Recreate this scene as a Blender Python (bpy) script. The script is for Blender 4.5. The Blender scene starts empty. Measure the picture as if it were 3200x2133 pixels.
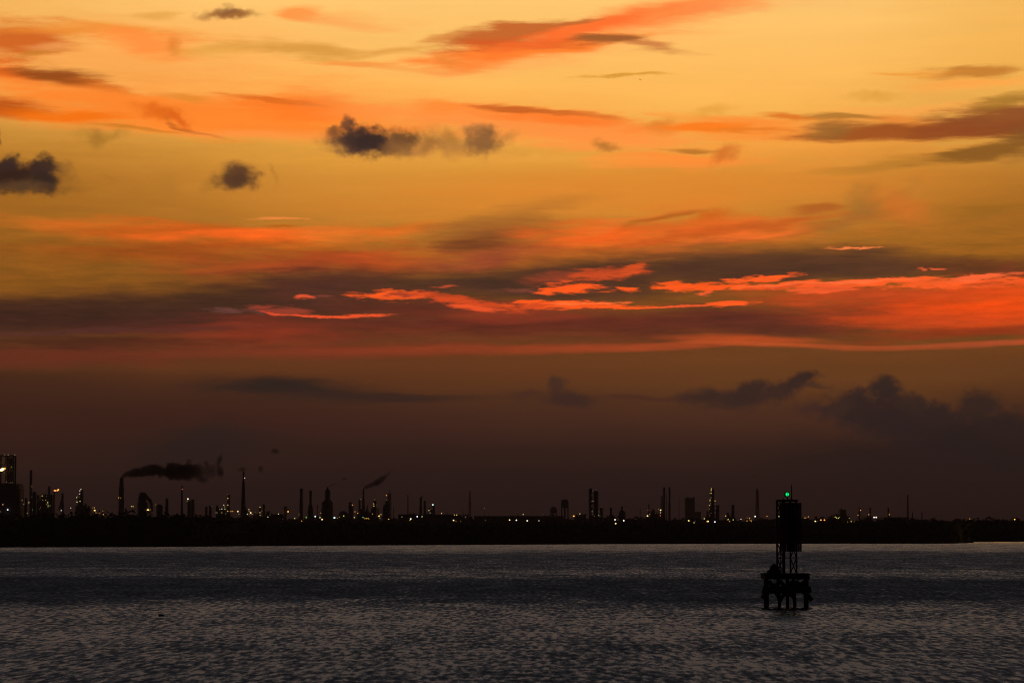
import bpy, math, random
from mathutils import Vector, Matrix
random.seed(7)
sc = bpy.context.scene
COL = sc.collection
R = math.radians

# ------------------------------------------------------------------ camera
F = 8900.0                      # focal length in photo pixels (3200 px wide)
CAMH = 8.5                      # eye height above the water, metres
PITCH = math.atan((1640 - 1066.5) / F)
cam_d = bpy.data.cameras.new('camera')
cam_d.sensor_width = 36.0
cam_d.lens = 36.0 * F / 3200.0
cam_d.clip_start = 1.0
cam_d.clip_end = 60000.0
cam = bpy.data.objects.new('camera', cam_d)
COL.objects.link(cam)
cam.location = (0, 0, CAMH)
cam.rotation_euler = (math.pi / 2 + PITCH, 0, 0)
sc.camera = cam

def ray(px, py):
    a = (px - 1600.0) / F
    b = (1066.5 - py) / F
    cp, sp = math.cos(PITCH), math.sin(PITCH)
    return Vector((a, cp - b * sp, sp + b * cp))

def at(px, py, D):
    """World point at distance D (metres north of the camera) seen at a photo pixel."""
    d = ray(px, py)
    return Vector((d.x / d.y * D, D, CAMH + d.z / d.y * D))

def ground_d(py, z=0.0):
    d = ray(1600, py)
    return (z - CAMH) / d.z * d.y

# ------------------------------------------------------------------ materials
def lin(c):
    return tuple((v / 255 / 12.92) if v <= 10 else ((v / 255 + 0.055) / 1.055) ** 2.4 for v in c)

def new_mat(name):
    m = bpy.data.materials.new(name)
    m.use_nodes = True
    nt = m.node_tree
    return m, nt, nt.nodes['Principled BSDF']

def surf(name, col, rough=0.7, metal=0.0, scale=1.0, var=0.35, spec=0.3):
    """Matt weathered surface: base colour broken up by two procedural noises."""
    m, nt, b = new_mat(name)
    n = nt.nodes
    tc = n.new('ShaderNodeTexCoord')
    nz = n.new('ShaderNodeTexNoise')
    nz.inputs['Scale'].default_value = scale
    nz.inputs['Detail'].default_value = 6
    nt.links.new(tc.outputs['Object'], nz.inputs['Vector'])
    rp = n.new('ShaderNodeValToRGB')
    rp.color_ramp.elements[0].position = 0.3
    rp.color_ramp.elements[1].position = 0.7
    rp.color_ramp.elements[0].color = (*[c * (1 - var) for c in col], 1)
    rp.color_ramp.elements[1].color = (*[min(1, c * (1 + var)) for c in col], 1)
    nt.links.new(nz.outputs['Fac'], rp.inputs['Fac'])
    nt.links.new(rp.outputs['Color'], b.inputs['Base Color'])
    b.inputs['Roughness'].default_value = rough
    b.inputs['Metallic'].default_value = metal
    b.inputs['Specular IOR Level'].default_value = spec
    return m

def glow(name, col, strength):
    m = bpy.data.materials.new(name)
    m.use_nodes = True
    nt = m.node_tree
    nt.nodes.clear()
    e = nt.nodes.new('ShaderNodeEmission')
    o = nt.nodes.new('ShaderNodeOutputMaterial')
    e.inputs['Color'].default_value = (*col, 1)
    e.inputs['Strength'].default_value = strength
    nt.links.new(e.outputs[0], o.inputs['Surface'])
    m.cycles.emission_sampling = 'NONE'
    return m

STEEL = surf('weathered_steel', (0.06, 0.055, 0.05), 0.75, 0, 0.3)
CONC = surf('stack_concrete', (0.10, 0.095, 0.09), 0.9, 0, 0.15)
CLAD = surf('dull_cladding', (0.07, 0.07, 0.075), 0.7, 0, 0.1)
TIMBER = surf('creosoted_timber', (0.016, 0.013, 0.011), 0.9, 0, 2.0, spec=0.1)
GALV = surf('galvanised_steel', (0.03, 0.03, 0.031), 0.7, 0, 3.0, spec=0.2)
RED = surf('red_daymark_panel', (0.20, 0.030, 0.024), 0.8, 0, 1.5, 0.2, spec=0.15)
STRIPE = surf('dark_daymark_stripe', (0.045, 0.04, 0.04), 0.8, 0, 1.5, 0.2, spec=0.15)
STICK = surf('dry_sticks', (0.05, 0.04, 0.03), 0.95, 0, 5.0, spec=0.05)
LEAF = surf('dark_leaves', (0.035, 0.045, 0.022), 0.9, 0, 0.4, 0.5, spec=0.05)
MUD = surf('wet_mud', (0.03, 0.026, 0.022), 0.9, 0, 0.05, spec=0.05)
FEATHER = surf('dark_feathers', (0.03, 0.028, 0.027), 0.8, 0, 8.0, spec=0.1)

GLOW = {}
def lampmat(c, s):
    cols = {'w': (1, .88, .68), 'y': (1, .68, .18), 'a': (1, .46, .07), 'o': (1, .36, .08), 'g': (.25, 1, .18),
            'r': (1, .16, .10), 'c': (.72, 1, .97), 'v': (.93, .86, 1), 'k': (.95, .92, .26), 'm': (1, .70, .32)}
    st = {0: 0.14, 1: 0.55, 2: 1.0, 3: 1.9}[s]
    k = c + str(s)
    if k not in GLOW:
        GLOW[k] = glow('lamp_glow_' + {'w': 'white', 'y': 'yellow', 'a': 'amber', 'o': 'orange', 'g': 'green', 'r': 'red', 'c': 'pale_cyan',
                                       'v': 'pale_violet', 'k': 'lime', 'm': 'warm'}[c] + '_' + ['dim', 'small', 'medium', 'bright'][s], cols[c], st)
    return GLOW[k]

# ------------------------------------------------------------------ mesh helpers
class MB:
    def __init__(s):
        s.v, s.f = [], []
    def add(s, vs, fs):
        b = len(s.v)
        s.v += [tuple(v) for v in vs]
        s.f += [tuple(b + i for i in f) for f in fs]
        return s
    def box(s, lo, hi):
        x0, y0, z0 = lo; x1, y1, z1 = hi
        return s.add([(x0, y0, z0), (x1, y0, z0), (x1, y1, z0), (x0, y1, z0), (x0, y0, z1), (x1, y0, z1), (x1, y1, z1), (x0, y1, z1)],
                     [(0, 3, 2, 1), (4, 5, 6, 7), (0, 1, 5, 4), (1, 2, 6, 5), (2, 3, 7, 6), (3, 0, 4, 7)])
    def bar(s, a, b, w, h=None, n=4):
        a, b = Vector(a), Vector(b)
        h = h or w
        d = (b - a).normalized()
        up = Vector((0, 0, 1)) if abs(d.z) < 0.95 else Vector((0, 1, 0))
        r = d.cross(up).normalized(); u = r.cross(d)
        vs = []
        for p in (a, b):
            for k in range(n):
                t = 2 * math.pi * (k + .5) / n
                m = math.sqrt(2) if n == 4 else 1
                vs.append(p + r * math.cos(t) * w / 2 * m + u * math.sin(t) * h / 2 * m)
        fs = [(k, (k + 1) % n, n + (k + 1) % n, n + k) for k in range(n)]
        return s.add(vs, fs + [tuple(range(n))[::-1], tuple(range(n, 2 * n))])
    def lathe(s, prof, c=(0, 0, 0), n=20):
        """prof: (radius, z) from bottom to top."""
        vs = []
        for r, z in prof:
            for k in range(n):
                t = 2 * math.pi * k / n
                vs.append((c[0] + r * math.cos(t), c[1] + r * math.sin(t), c[2] + z))
        fs = []
        for i in range(len(prof) - 1):
            for k in range(n):
                fs.append((i * n + k, i * n + (k + 1) % n, (i + 1) * n + (k + 1) % n, (i + 1) * n + k))
        fs.append(tuple(range(n))[::-1])
        fs.append(tuple(range((len(prof) - 1) * n, len(prof) * n)))
        return s.add(vs, fs)
    def ring(s, c, r0, r1, z0, z1, n=20):
        vs = []
        for r, z in ((r0, z0), (r1, z0), (r1, z1), (r0, z1)):
            for k in range(n):
                t = 2 * math.pi * k / n
                vs.append((c[0] + r * math.cos(t), c[1] + r * math.sin(t), c[2] + z))
        fs = []
        for i in range(4):
            j = (i + 1) % 4
            for k in range(n):
                fs.append((i * n + k, i * n + (k + 1) % n, j * n + (k + 1) % n, j * n + k))
        return s.add(vs, fs)
    def ball(s, c, r, n=10, m=7, sq=(1, 1, 1)):
        vs = [(c[0], c[1], c[2] - r * sq[2])]
        for i in range(1, m):
            p = math.pi * i / m
            for k in range(n):
                t = 2 * math.pi * k / n
                vs.append((c[0] + r * sq[0] * math.sin(p) * math.cos(t), c[1] + r * sq[1] * math.sin(p) * math.sin(t), c[2] - r * sq[2] * math.cos(p)))
        vs.append((c[0], c[1], c[2] + r * sq[2]))
        fs = [(0, 1 + (k + 1) % n, 1 + k) for k in range(n)]
        for i in range(m - 2):
            for k in range(n):
                a = 1 + i * n
                fs.append((a + k, a + (k + 1) % n, a + n + (k + 1) % n, a + n + k))
        a = 1 + (m - 2) * n
        fs += [(a + k, a + (k + 1) % n, len(vs) - 1) for k in range(n)]
        return s.add(vs, fs)
    def build(s, name, mat, parent=None, smooth=False):
        me = bpy.data.meshes.new(name)
        me.from_pydata(s.v, [], s.f)
        me.update()
        if smooth:
            for p in me.polygons: p.use_smooth = True
        me.materials.append(mat)
        o = bpy.data.objects.new(name, me)
        COL.objects.link(o)
        o.parent = parent
        return o

def tag(o, label=None, cat=None, group=None, kind=None):
    for k, v in (('label', label), ('category', cat), ('group', group), ('kind', kind)):
        if v: o[k] = v
    return o

def thing(name, loc, label, cat, group=None):
    o = bpy.data.objects.new(name, None)
    COL.objects.link(o)
    o.location = loc
    o.empty_display_size = 1
    return tag(o, label, cat, group)
# ------------------------------------------------------------------ sky (world)
w = bpy.data.worlds.new('World')
sc.world = w
w.use_nodes = True
NT = w.node_tree
NT.nodes.clear()
N = NT.nodes
def lk(a, b): NT.links.new(a, b)
def math_n(op, a, b=None, c=None, clamp=False):
    n = N.new('ShaderNodeMath'); n.operation = op; n.use_clamp = clamp
    for i, v in enumerate((a, b, c)):
        if v is None: continue
        if isinstance(v, (int, float)): n.inputs[i].default_value = v
        else: lk(v, n.inputs[i])
    return n.outputs[0]
def smooth(v, a, b, lo=0.0, hi=1.0):
    n = N.new('ShaderNodeMapRange'); n.interpolation_type = 'SMOOTHSTEP'; n.clamp = True
    lk(v, n.inputs['Value'])
    for k, x in (('From Min', a), ('From Max', b), ('To Min', lo), ('To Max', hi)): n.inputs[k].default_value = x
    return n.outputs['Result']
def mixc(f, a, b):
    n = N.new('ShaderNodeMix'); n.data_type = 'RGBA'
    for i, v in ((0, f), (6, a), (7, b)):
        if isinstance(v, (int, float)): n.inputs[i].default_value = v
        elif isinstance(v, tuple): n.inputs[i].default_value = (*v, 1)
        else: lk(v, n.inputs[i])
    return n.outputs[2]
def ramp(f, stops):
    n = N.new('ShaderNodeValToRGB')
    e = n.color_ramp.elements
    while len(e) < len(stops): e.new(0.5)
    for el, (p, c) in zip(e, stops):
        el.position = p; el.color = (*c, 1)
    lk(f, n.inputs['Fac'])
    return n.outputs['Color']

tc = N.new('ShaderNodeTexCoord')
sx = N.new('ShaderNodeSeparateXYZ'); lk(tc.outputs['Generated'], sx.inputs[0])
az = math_n('ARCTAN2', sx.outputs['X'], sx.outputs['Y'])
el = math_n('ARCSINE', math_n('MAXIMUM', math_n('MINIMUM', sx.outputs['Z'], 1.0), -1.0))
U = math_n('MULTIPLY', az, F); V = math_n('MULTIPLY', el, F)
cb = N.new('ShaderNodeCombineXYZ'); lk(U, cb.inputs[0]); lk(V, cb.inputs[1])
P = cb.outputs[0]

def azel(px, py):
    d = ray(px, py).normalized()
    return math.atan2(d.x, d.y) * F, math.asin(d.z) * F
def vv(py): return azel(1600, py)[1]

# clear-sky colours by height, as seen towards the afterglow
ys = [(1650, (33, 21, 20)), (1600, (38, 24, 23)), (1500, (45, 29, 27)), (1400, (50, 31, 26)), (1300, (64, 36, 28)), (1250, (70, 41, 28)),
      (1200, (84, 48, 29)), (1150, (98, 55, 29)), (1100, (110, 62, 29)), (1000, (112, 66, 30)), (900, (128, 76, 29)), (800, (160, 97, 33)),
      (720, (188, 119, 42)), (640, (206, 134, 48)), (560, (216, 144, 54)), (480, (229, 159, 62)), (400, (244, 174, 76)), (300, (253, 184, 88)),
      (150, (254, 191, 100)), (0, (254, 198, 112))]
VT = vv(0) + 60
f1 = math_n('DIVIDE', math_n('ADD', V, 60.0), VT + 60, clamp=True)
low = ramp(f1, [((vv(y) + 60) / (VT + 60), lin(c)) for y, c in ys])
# above the frame: unseen sky, dropped fast to grey-mauve and blue so the water reflects grey
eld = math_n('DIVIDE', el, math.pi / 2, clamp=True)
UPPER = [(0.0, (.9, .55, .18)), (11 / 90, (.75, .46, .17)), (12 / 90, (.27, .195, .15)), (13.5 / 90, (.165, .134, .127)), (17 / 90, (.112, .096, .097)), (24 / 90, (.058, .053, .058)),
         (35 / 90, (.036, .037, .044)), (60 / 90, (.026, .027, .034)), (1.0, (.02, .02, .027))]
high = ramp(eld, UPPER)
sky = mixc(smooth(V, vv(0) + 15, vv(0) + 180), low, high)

# noise fields, in the sky's own azimuth/elevation
def noise(sxx, syy, det, rough, off):
    mp = N.new('ShaderNodeMapping'); mp.vector_type = 'POINT'
    mp.inputs['Location'].default_value = (off, off * 1.7, 0)
    mp.inputs['Scale'].default_value = (1 / sxx, 1 / syy, 1)
    lk(P, mp.inputs[0])
    n = N.new('ShaderNodeTexNoise'); n.noise_dimensions = '2D'
    n.inputs['Scale'].default_value = 1; n.inputs['Detail'].default_value = det; n.inputs['Roughness'].default_value = rough
    lk(mp.outputs[0], n.inputs['Vector'])
    return n
def warp(n, ax, ay):
    a = N.new('ShaderNodeVectorMath'); a.operation = 'SUBTRACT'
    lk(n.outputs['Color'], a.inputs[0]); a.inputs[1].default_value = (.5, .5, .5)
    b = N.new('ShaderNodeVectorMath'); b.operation = 'MULTIPLY_ADD'
    lk(a.outputs[0], b.inputs[0]); b.inputs[1].default_value = (ax, ay, 0); lk(P, b.inputs[2])
    return b.outputs[0]
nA = noise(420, 85, 3, .5, 3.1)
nB = noise(74, 56, 5, .55, 11.3)
nC = noise(150, 26, 7, .68, 7.7)
nS = noise(800, 60, 4, .55, 21.0)
WARP = {'s': warp(nA, 210, 60), 'f': warp(nB, 54, 46), 'w': warp(nC, 110, 26), 'p': warp(nA, 150, 20)}
def contrast(n, g): return math_n('MULTIPLY_ADD', n.outputs['Fac'], g, .5 - .5 * g)
ERO = {'s': contrast(noise(240, 30, 8, .68, 31.0), 2.0), 'f': contrast(noise(42, 34, 5, .58, 41.0), 1.5), 'w': contrast(noise(70, 11, 5, .62, 51.0), 2.4)}
ERO['p'] = ERO['s']

LAYERS = []
def layer(kind, px, py, rx, ry, rot, col, op, soft=.6, k=.6):
    """One cloud patch: centre and half-size in photo pixels, tilt in degrees (rising to the right), colour, opacity, edge softness, raggedness."""
    if kind == 'f': soft += .16
    if kind == 's' and k == .6: k = .85
    if kind == 'w' and k >= .7: k *= 1.25; soft += .08
    reach = 1 + .75 * k + soft
    ca, sa = abs(math.cos(R(rot))), abs(math.sin(R(rot)))
    wx, wy = {'s': (85, 28), 'f': (26, 24), 'w': (48, 12), 'p': (62, 10)}[kind]
    hx = math.hypot(rx * ca, ry * sa) * reach + wx
    hy = math.hypot(rx * sa, ry * ca) * reach + wy
    c = azel(px, py)
    LAYERS.append((kind, c, rx, ry, rot, lin(col), op, soft, k, (c[0] - hx, c[0] + hx, c[1] - hy, c[1] + hy)))

L = layer
# broad dimming towards both sides
L('s', -150, 700, 800, 330, 0, (140, 86, 26), .75, .95, .2)
L('s', 3350, 690, 650, 330, 0, (150, 92, 28), .75, .95, .2)
L('s', -200, 1230, 900, 180, 0, (58, 33, 24), .8, .95, .2)
L('s', 3500, 1330, 700, 200, 0, (45, 29, 25), .7, .95, .2)
L('s', -100, 60, 420, 160, 0, (238, 180, 88), .7, .9, .2)
L('s', 3300, 130, 420, 260, 0, (240, 176, 80), .7, .9, .2)
# broad warm veils
L('s', 330, 190, 560, 130, -3, (255, 152, 70), .5, .95, .5)
L('s', 2000, 600, 720, 70, 2, (226, 134, 46), .7, .95, .5)
L('s', 1000, 330, 700, 60, -2, (255, 150, 62), .5, .95, .5)
L('s', 2500, 450, 500, 60, 0, (250, 156, 64), .5, .95, .5)
# --- top left
L('s', 490, 42, 80, 14, 5, (222, 158, 66), .6, .7)
L('f', 715, 45, 78, 13, 2, (158, 100, 50), .95, .5, .5)
L('f', 712, 33, 26, 12, 0, (140, 90, 52), .8, .6, .5)
L('s', 960, 46, 75, 18, -3, (255, 140, 60), .85, .6)
L('s', 1100, 62, 140, 20, -6, (255, 165, 85), .7, .8)
L('s', 60, 125, 150, 58, 0, (206, 92, 28), .9, .75)
L('s', 330, 98, 260, 20, -2, (238, 140, 50), .8, .8)
L('s', 460, 138, 130, 34, -4, (255, 142, 62), .85, .7)
L('f', 545, 142, 24, 24, 20, (226, 126, 46), .7, .7)
L('s', 690, 155, 110, 14, 2, (220, 155, 62), .6, .8)
L('s', 950, 152, 170, 18, -3, (214, 148, 60), .8, .7)
L('s', 1120, 195, 120, 10, -4, (245, 140, 55), .7, .7)
L('s', 130, 170, 60, 10, 5, (205, 125, 45), .8, .7)
L('s', 150, 150, 60, 12, 0, (240, 155, 85), .6, .8)
L('s', 20, 225, 120, 38, -8, (232, 98, 22), .9, .7)
L('s', 260, 262, 160, 18, -10, (215, 106, 32), .9, .6)
L('s', 170, 236, 120, 24, -4, (146, 72, 26), .92, .7)
L('s', 220, 290, 330, 22, -3, (255, 140, 52), .9, .7)
L('s', 640, 365, 620, 58, -3, (255, 134, 44), .95, .55, .5)
L('s', 950, 335, 180, 34, -4, (255, 116, 28), .85, .8)
L('s', 560, 302, 80, 12, -5, (225, 138, 48), .7, .7)
L('s', 850, 314, 150, 9, -8, (222, 104, 26), .85, .6)
L('s', 30, 335, 100, 24, -2, (186, 82, 22), .95, .7)
L('s', 200, 358, 170, 15, -3, (244, 112, 12), .85, .7)
L('f', 500, 352, 64, 20, -12, (222, 98, 20), .8, .8)
L('f', 560, 378, 40, 12, -40, (216, 92, 24), .7, .7)
L('s', 600, 400, 70, 8, -22, (190, 98, 34), .8, .6)
L('s', 440, 400, 130, 7, -2, (205, 122, 38), .8, .7)
L('s', 800, 422, 200, 14, -2, (255, 150, 70), .6, .8)
L('f', 298, 432, 26, 22, 0, (158, 108, 38), .75, .8)
L('f', 355, 424, 36, 10, 25, (172, 118, 42), .6, .8)
L('f', 250, 415, 26, 12, 0, (186, 130, 48), .5, .8)
L('f', 0, 425, 7, 22, 0, (110, 70, 32), .8, .6)
# dark cumulus at the left edge
L('f', 90, 588, 120, 14, 0, (104, 70, 32), .7, .7)
L('f', 70, 555, 120, 40, 0, (66, 44, 32), .92, .5, .4)
L('f', 20, 545, 95, 42, 0, (54, 34, 26), .97, .3, .6)
L('f', 28, 508, 34, 24, 0, (58, 40, 34), .95, .35, .7)
L('f', 138, 522, 40, 34, 0, (58, 40, 33), .97, .3, .7)
L('f', 148, 565, 36, 32, -5, (54, 38, 30), .95, .4, .6)
L('f', 70, 582, 80, 12, 0, (92, 64, 40), .7, .7)
L('f', 195, 525, 18, 14, -30, (150, 100, 42), .6, .8)
# oval cumulus
L('f', 670, 570, 46, 16, 35, (168, 112, 42), .55, .8)
L('f', 745, 522, 44, 14, 0, (150, 98, 48), .6, .8)
L('f', 746, 556, 60, 37, 0, (92, 60, 38), .96, .32, .6)
L('f', 748, 565, 34, 18, 0, (80, 52, 36), .7, .7)
L('f', 854, 545, 8, 24, 15, (176, 118, 44), .5, .8)
L('f', 345, 560, 22, 7, -30, (170, 112, 34), .5, .8)
L('f', 520, 575, 30, 22, -20, (172, 115, 42), .4, .9)
# --- top middle: the slanting cloud
L('s', 1750, 150, 420, 40, 8, (255, 160, 85), .55, .8)
L('s', 1450, 190, 110, 26, 4, (252, 140, 62), .85, .7)
L('s', 1700, 150, 330, 24, 6, (255, 126, 44), .95, .5, .5)
L('s', 2080, 42, 330, 40, 10, (255, 134, 62), .95, .6, .5)
L('s', 2330, 14, 150, 22, 4, (255, 150, 80), .6, .9)
L('s', 1590, 108, 215, 32, 9, (196, 98, 42), .95, .5, .6)
L('s', 1650, 138, 190, 16, 3, (216, 92, 36), .9, .6)
L('s', 1800, 98, 220, 22, 14, (255, 112, 46), .95, .6)
L('s', 1790, 68, 90, 9, 7, (196, 104, 48), .85, .6)
L('s', 1380, 125, 60, 10, 8, (220, 140, 66), .7, .8)
L('f', 1400, 192, 36, 14, 0, (235, 128, 48), .7, .8)
L('s', 2040, 148, 110, 13, -6, (206, 124, 66), .9, .6)
L('s', 1900, 128, 120, 16, 2, (156, 90, 44), .95, .5)
L('s', 1230, 158, 140, 9, 4, (222, 150, 62), .6, .8)
L('s', 1230, 205, 200, 8, -4, (250, 156, 74), .6, .8)
L('w', 1940, 236, 135, 5, 2, (218, 152, 54), .9, .6)
# mid orange shelf
L('s', 1600, 390, 560, 46, -5, (255, 146, 66), .92, .5, .5)
L('s', 1330, 335, 70, 26, -3, (255, 140, 54), .8, .7)
L('s', 1720, 365, 260, 22, -5, (255, 124, 42), .9, .7)
L('s', 1640, 345, 160, 11, -4, (200, 98, 36), .92, .55)
L('s', 1850, 365, 110, 8, -8, (212, 110, 40), .7, .7)
L('f', 2068, 394, 46, 18, 0, (214, 118, 40), .8, .8)
L('f', 1895, 455, 34, 12, -8, (182, 114, 46), .85, .7)
L('s', 2080, 502, 250, 28, 0, (255, 142, 56), .9, .45, .5)
L('s', 2160, 464, 90, 7, -2, (186, 116, 42), .9, .6)
L('f', 2265, 482, 46, 16, 25, (212, 112, 42), .85, .7)
L('s', 1480, 480, 420, 22, -3, (238, 164, 68), .5, .9)
# the dark cumulus row
L('f', 1330, 478, 270, 18, 0, (205, 138, 58), .6, .8)
L('f', 1380, 440, 80, 30, 0, (194, 130, 60), .75, .8, .8)
L('f', 1042, 414, 22, 14, 20, (140, 82, 42), .8, .6)
L('f', 1150, 448, 110, 34, -3, (96, 64, 48), .9, .6, .4)
L('f', 1330, 452, 150, 24, -2, (172, 114, 58), .7, .7, .5)
L('f', 1110, 455, 62, 26, 0, (88, 58, 46), .95, .45)
L('f', 1086, 390, 18, 22, 0, (112, 68, 44), .92, .4, .5)
L('f', 1112, 428, 50, 36, 0, (70, 49, 40), .96, .35, .6)
L('f', 1165, 442, 58, 40, -8, (58, 42, 37), .98, .32, .6)
L('f', 1262, 428, 46, 24, 0, (106, 70, 42), .92, .5, .7)
L('f', 1240, 462, 34, 20, 0, (130, 86, 48), .8, .7)
L('f', 1352, 452, 30, 15, 0, (160, 104, 48), .7, .8)
L('f', 1405, 424, 18, 18, 0, (176, 118, 50), .7, .8)
L('f', 1500, 410, 40, 20, 0, (176, 114, 62), .8, .6)
L('f', 1512, 442, 54, 36, 0, (138, 92, 52), .94, .4, .7)
L('f', 1585, 430, 22, 14, 30, (186, 124, 56), .6, .8)
# --- top right
L('s', 3050, 255, 150, 16, 2, (255, 164, 72), .8, .8)
L('s', 3060, 222, 120, 14, 2, (196, 122, 46), .9, .5)
L('s', 2860, 235, 110, 6, 1, (236, 150, 56), .7, .7)
L('f', 2730, 303, 60, 13, 0, (226, 160, 64), .7, .8)
L('s', 2850, 345, 230, 16, 2, (255, 166, 78), .6, .8)
L('s', 2330, 400, 280, 28, -1, (255, 142, 54), .85, .7)
L('s', 2200, 400, 130, 9, -1, (255, 126, 30), .9, .6)
L('s', 2350, 408, 110, 6, -2, (230, 122, 34), .8, .7)
L('s', 2480, 372, 90, 12, -6, (224, 118, 38), .9, .6)
L('f', 2230, 345, 50, 12, 12, (226, 155, 58), .6, .8)
L('s', 3120, 372, 230, 44, 6, (144, 78, 38), .95, .5, .6)
L('s', 2790, 380, 90, 18, -3, (232, 132, 52), .8, .7)
L('s', 2640, 372, 90, 10, -1, (178, 118, 48), .9, .6)
L('s', 2870, 416, 340, 24, 0, (158, 80, 32), .96, .45, .5)
L('s', 3120, 400, 200, 36, 2, (140, 72, 36), .85, .7)
L('s', 2600, 410, 70, 18, 2, (148, 98, 44), .8, .7)
L('s', 3180, 318, 110, 20, 8, (168, 118, 44), .8, .6)
L('s', 3190, 440, 90, 46, 4, (124, 80, 36), .8, .7)
L('s', 2850, 505, 260, 16, 5, (186, 122, 44), .85, .7)
L('s', 3080, 478, 170, 17, 5, (136, 88, 34), .93, .5)
L('s', 2990, 455, 100, 6, 4, (220, 158, 66), .7, .7)
# --- middle left
L('s', 230, 694, 220, 20, -2, (206, 112, 36), .85, .8)
L('s', 640, 736, 420, 34, -3, (206, 92, 26), .92, .75)
L('s', 780, 735, 260, 17, 2, (252, 104, 32), .97, .7)
L('w', 870, 683, 80, 4, 1, (236, 136, 62), .9, .6, .3)
L('w', 885, 706, 38, 4, 0, (180, 92, 20), .8, .7, .3)
L('s', 480, 785, 330, 24, -1, (160, 74, 24), .85, .8)
L('s', 250, 800, 260, 20, 0, (146, 84, 26), .6, .8)
L('s', 880, 825, 300, 38, 2, (164, 70, 32), .92, .75)
L('s', 1130, 725, 150, 20, 2, (222, 116, 40), .8, .8)
L('s', 1250, 715, 140, 16, 4, (214, 104, 32), .7, .8)
L('s', 1140, 815, 170, 40, 0, (172, 68, 32), .92, .8)
# the broad dark bank across the picture
L('s', 1900, 770, 560, 50, 3, (206, 100, 34), .7, .9)
L('s', 1540, 730, 190, 46, 8, (142, 82, 38), .92, .8)
L('s', 1480, 772, 110, 28, 4, (116, 62, 32), .9, .8)
L('s', 1500, 815, 200, 22, 8, (156, 72, 42), .9, .8)
L('s', 1840, 730, 190, 36, 0, (242, 100, 32), .95, .8)
L('s', 2260, 722, 230, 34, 4, (228, 104, 36), .92, .75)
L('s', 2080, 682, 110, 12, 12, (178, 88, 28), .85, .7)
L('f', 2225, 672, 50, 16, 12, (206, 94, 26), .75, .8)
L('s', 2170, 630, 130, 20, 4, (226, 126, 44), .6, .9)
L('s', 1620, 665, 190, 24, 12, (182, 114, 44), .55, .9)
L('s', 2420, 702, 230, 9, 9, (192, 90, 32), .7, .8)
L('s', 2330, 738, 210, 8, 7, (244, 112, 44), .7, .8)
L('s', 2080, 748, 170, 9, 8, (202, 86, 30), .7, .8)
L('s', 1960, 690, 160, 10, 10, (226, 118, 44), .6, .8)
L('s', 2700, 668, 120, 20, 35, (156, 102, 46), .6, .9)
L('s', 2540, 655, 80, 15, 8, (172, 90, 34), .8, .7)
L('f', 2690, 640, 60, 42, 60, (164, 108, 44), .75, .8)
L('f', 2820, 650, 80, 40, -20, (206, 110, 40), .75, .8)
L('s', 2650, 690, 160, 14, 12, (170, 98, 38), .6, .8)
L('s', 3120, 655, 120, 18, 4, (150, 98, 30), .7, .8)
L('s', 260, 990, 620, 62, 2, (60, 36, 28), .96, .7, .4)
L('s', 900, 935, 560, 72, 3, (70, 43, 30), .96, .55, .4)
L('s', 1000, 900, 180, 55, -3, (84, 46, 35), .85, .7)
L('s', 1750, 880, 560, 58, 3, (84, 52, 35), .95, .6, .4)
L('s', 2500, 825, 560, 55, -2, (92, 57, 36), .96, .5, .4)
L('s', 2350, 850, 380, 36, 0, (78, 49, 35), .8, .8)
L('s', 1580, 880, 140, 36, 0, (72, 47, 35), .85, .8)
L('s', 3150, 850, 220, 44, -4, (98, 54, 30), .9, .7)
L('s', 1950, 1018, 1200, 50, 1, (106, 45, 31), .93, .75, .4)
L('s', 700, 1015, 500, 30, 1, (70, 38, 31), .8, .8)
L('s', 1300, 970, 200, 40, 0, (98, 44, 32), .8, .8)
L('s', 790, 1045, 250, 46, 3, (136, 52, 31), .85, .85)
L('s', 260, 1040, 420, 9, 2, (86, 46, 40), .7, .8)
L('s', 300, 1110, 620, 24, 1, (106, 46, 30), .85, .8)
L('s', 260, 1075, 420, 14, 0, (70, 34, 26), .7, .8)
L('s', 1750, 1020, 300, 26, 0, (96, 42, 30), .8, .8)
L('s', 2330, 1012, 280, 34, -2, (90, 42, 32), .9, .75)
L('s', 1640, 975, 140, 22, 0, (136, 54, 36), .5, .9)
L('s', 2850, 960, 300, 46, 0, (176, 64, 28), .9, .85)
L('s', 3130, 955, 300, 58, 3, (240, 76, 18), .96, .8)
L('s', 2960, 1000, 260, 26, 3, (205, 70, 26), .8, .8)
L('s', 3000, 1040, 280, 17, 4, (150, 52, 24), .9, .7)
# the glowing lower rim
L('p', 1150, 1100, 460, 20, 1, (134, 53, 33), .9, .75)
L('p', 1150, 1092, 250, 10, 2, (150, 58, 34), .6, .8)
L('p', 1650, 1092, 420, 13, 1, (172, 64, 35), .92, .7)
L('p', 2080, 1081, 330, 11, 2, (190, 74, 38), .92, .65)
L('p', 2350, 1064, 190, 14, -2, (208, 80, 36), .9, .7, .3)
L('p', 2380, 1074, 190, 6, -2, (224, 90, 42), .9, .6, .3)
L('p', 2720, 1084, 260, 7, -1, (206, 84, 42), .95, .6, .3)
L('p', 3080, 1074, 260, 8, 2, (198, 82, 46), .95, .6, .3)
L('p', 2000, 1126, 1300, 18, 1, (112, 62, 30), .6, .8, .2)
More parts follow.
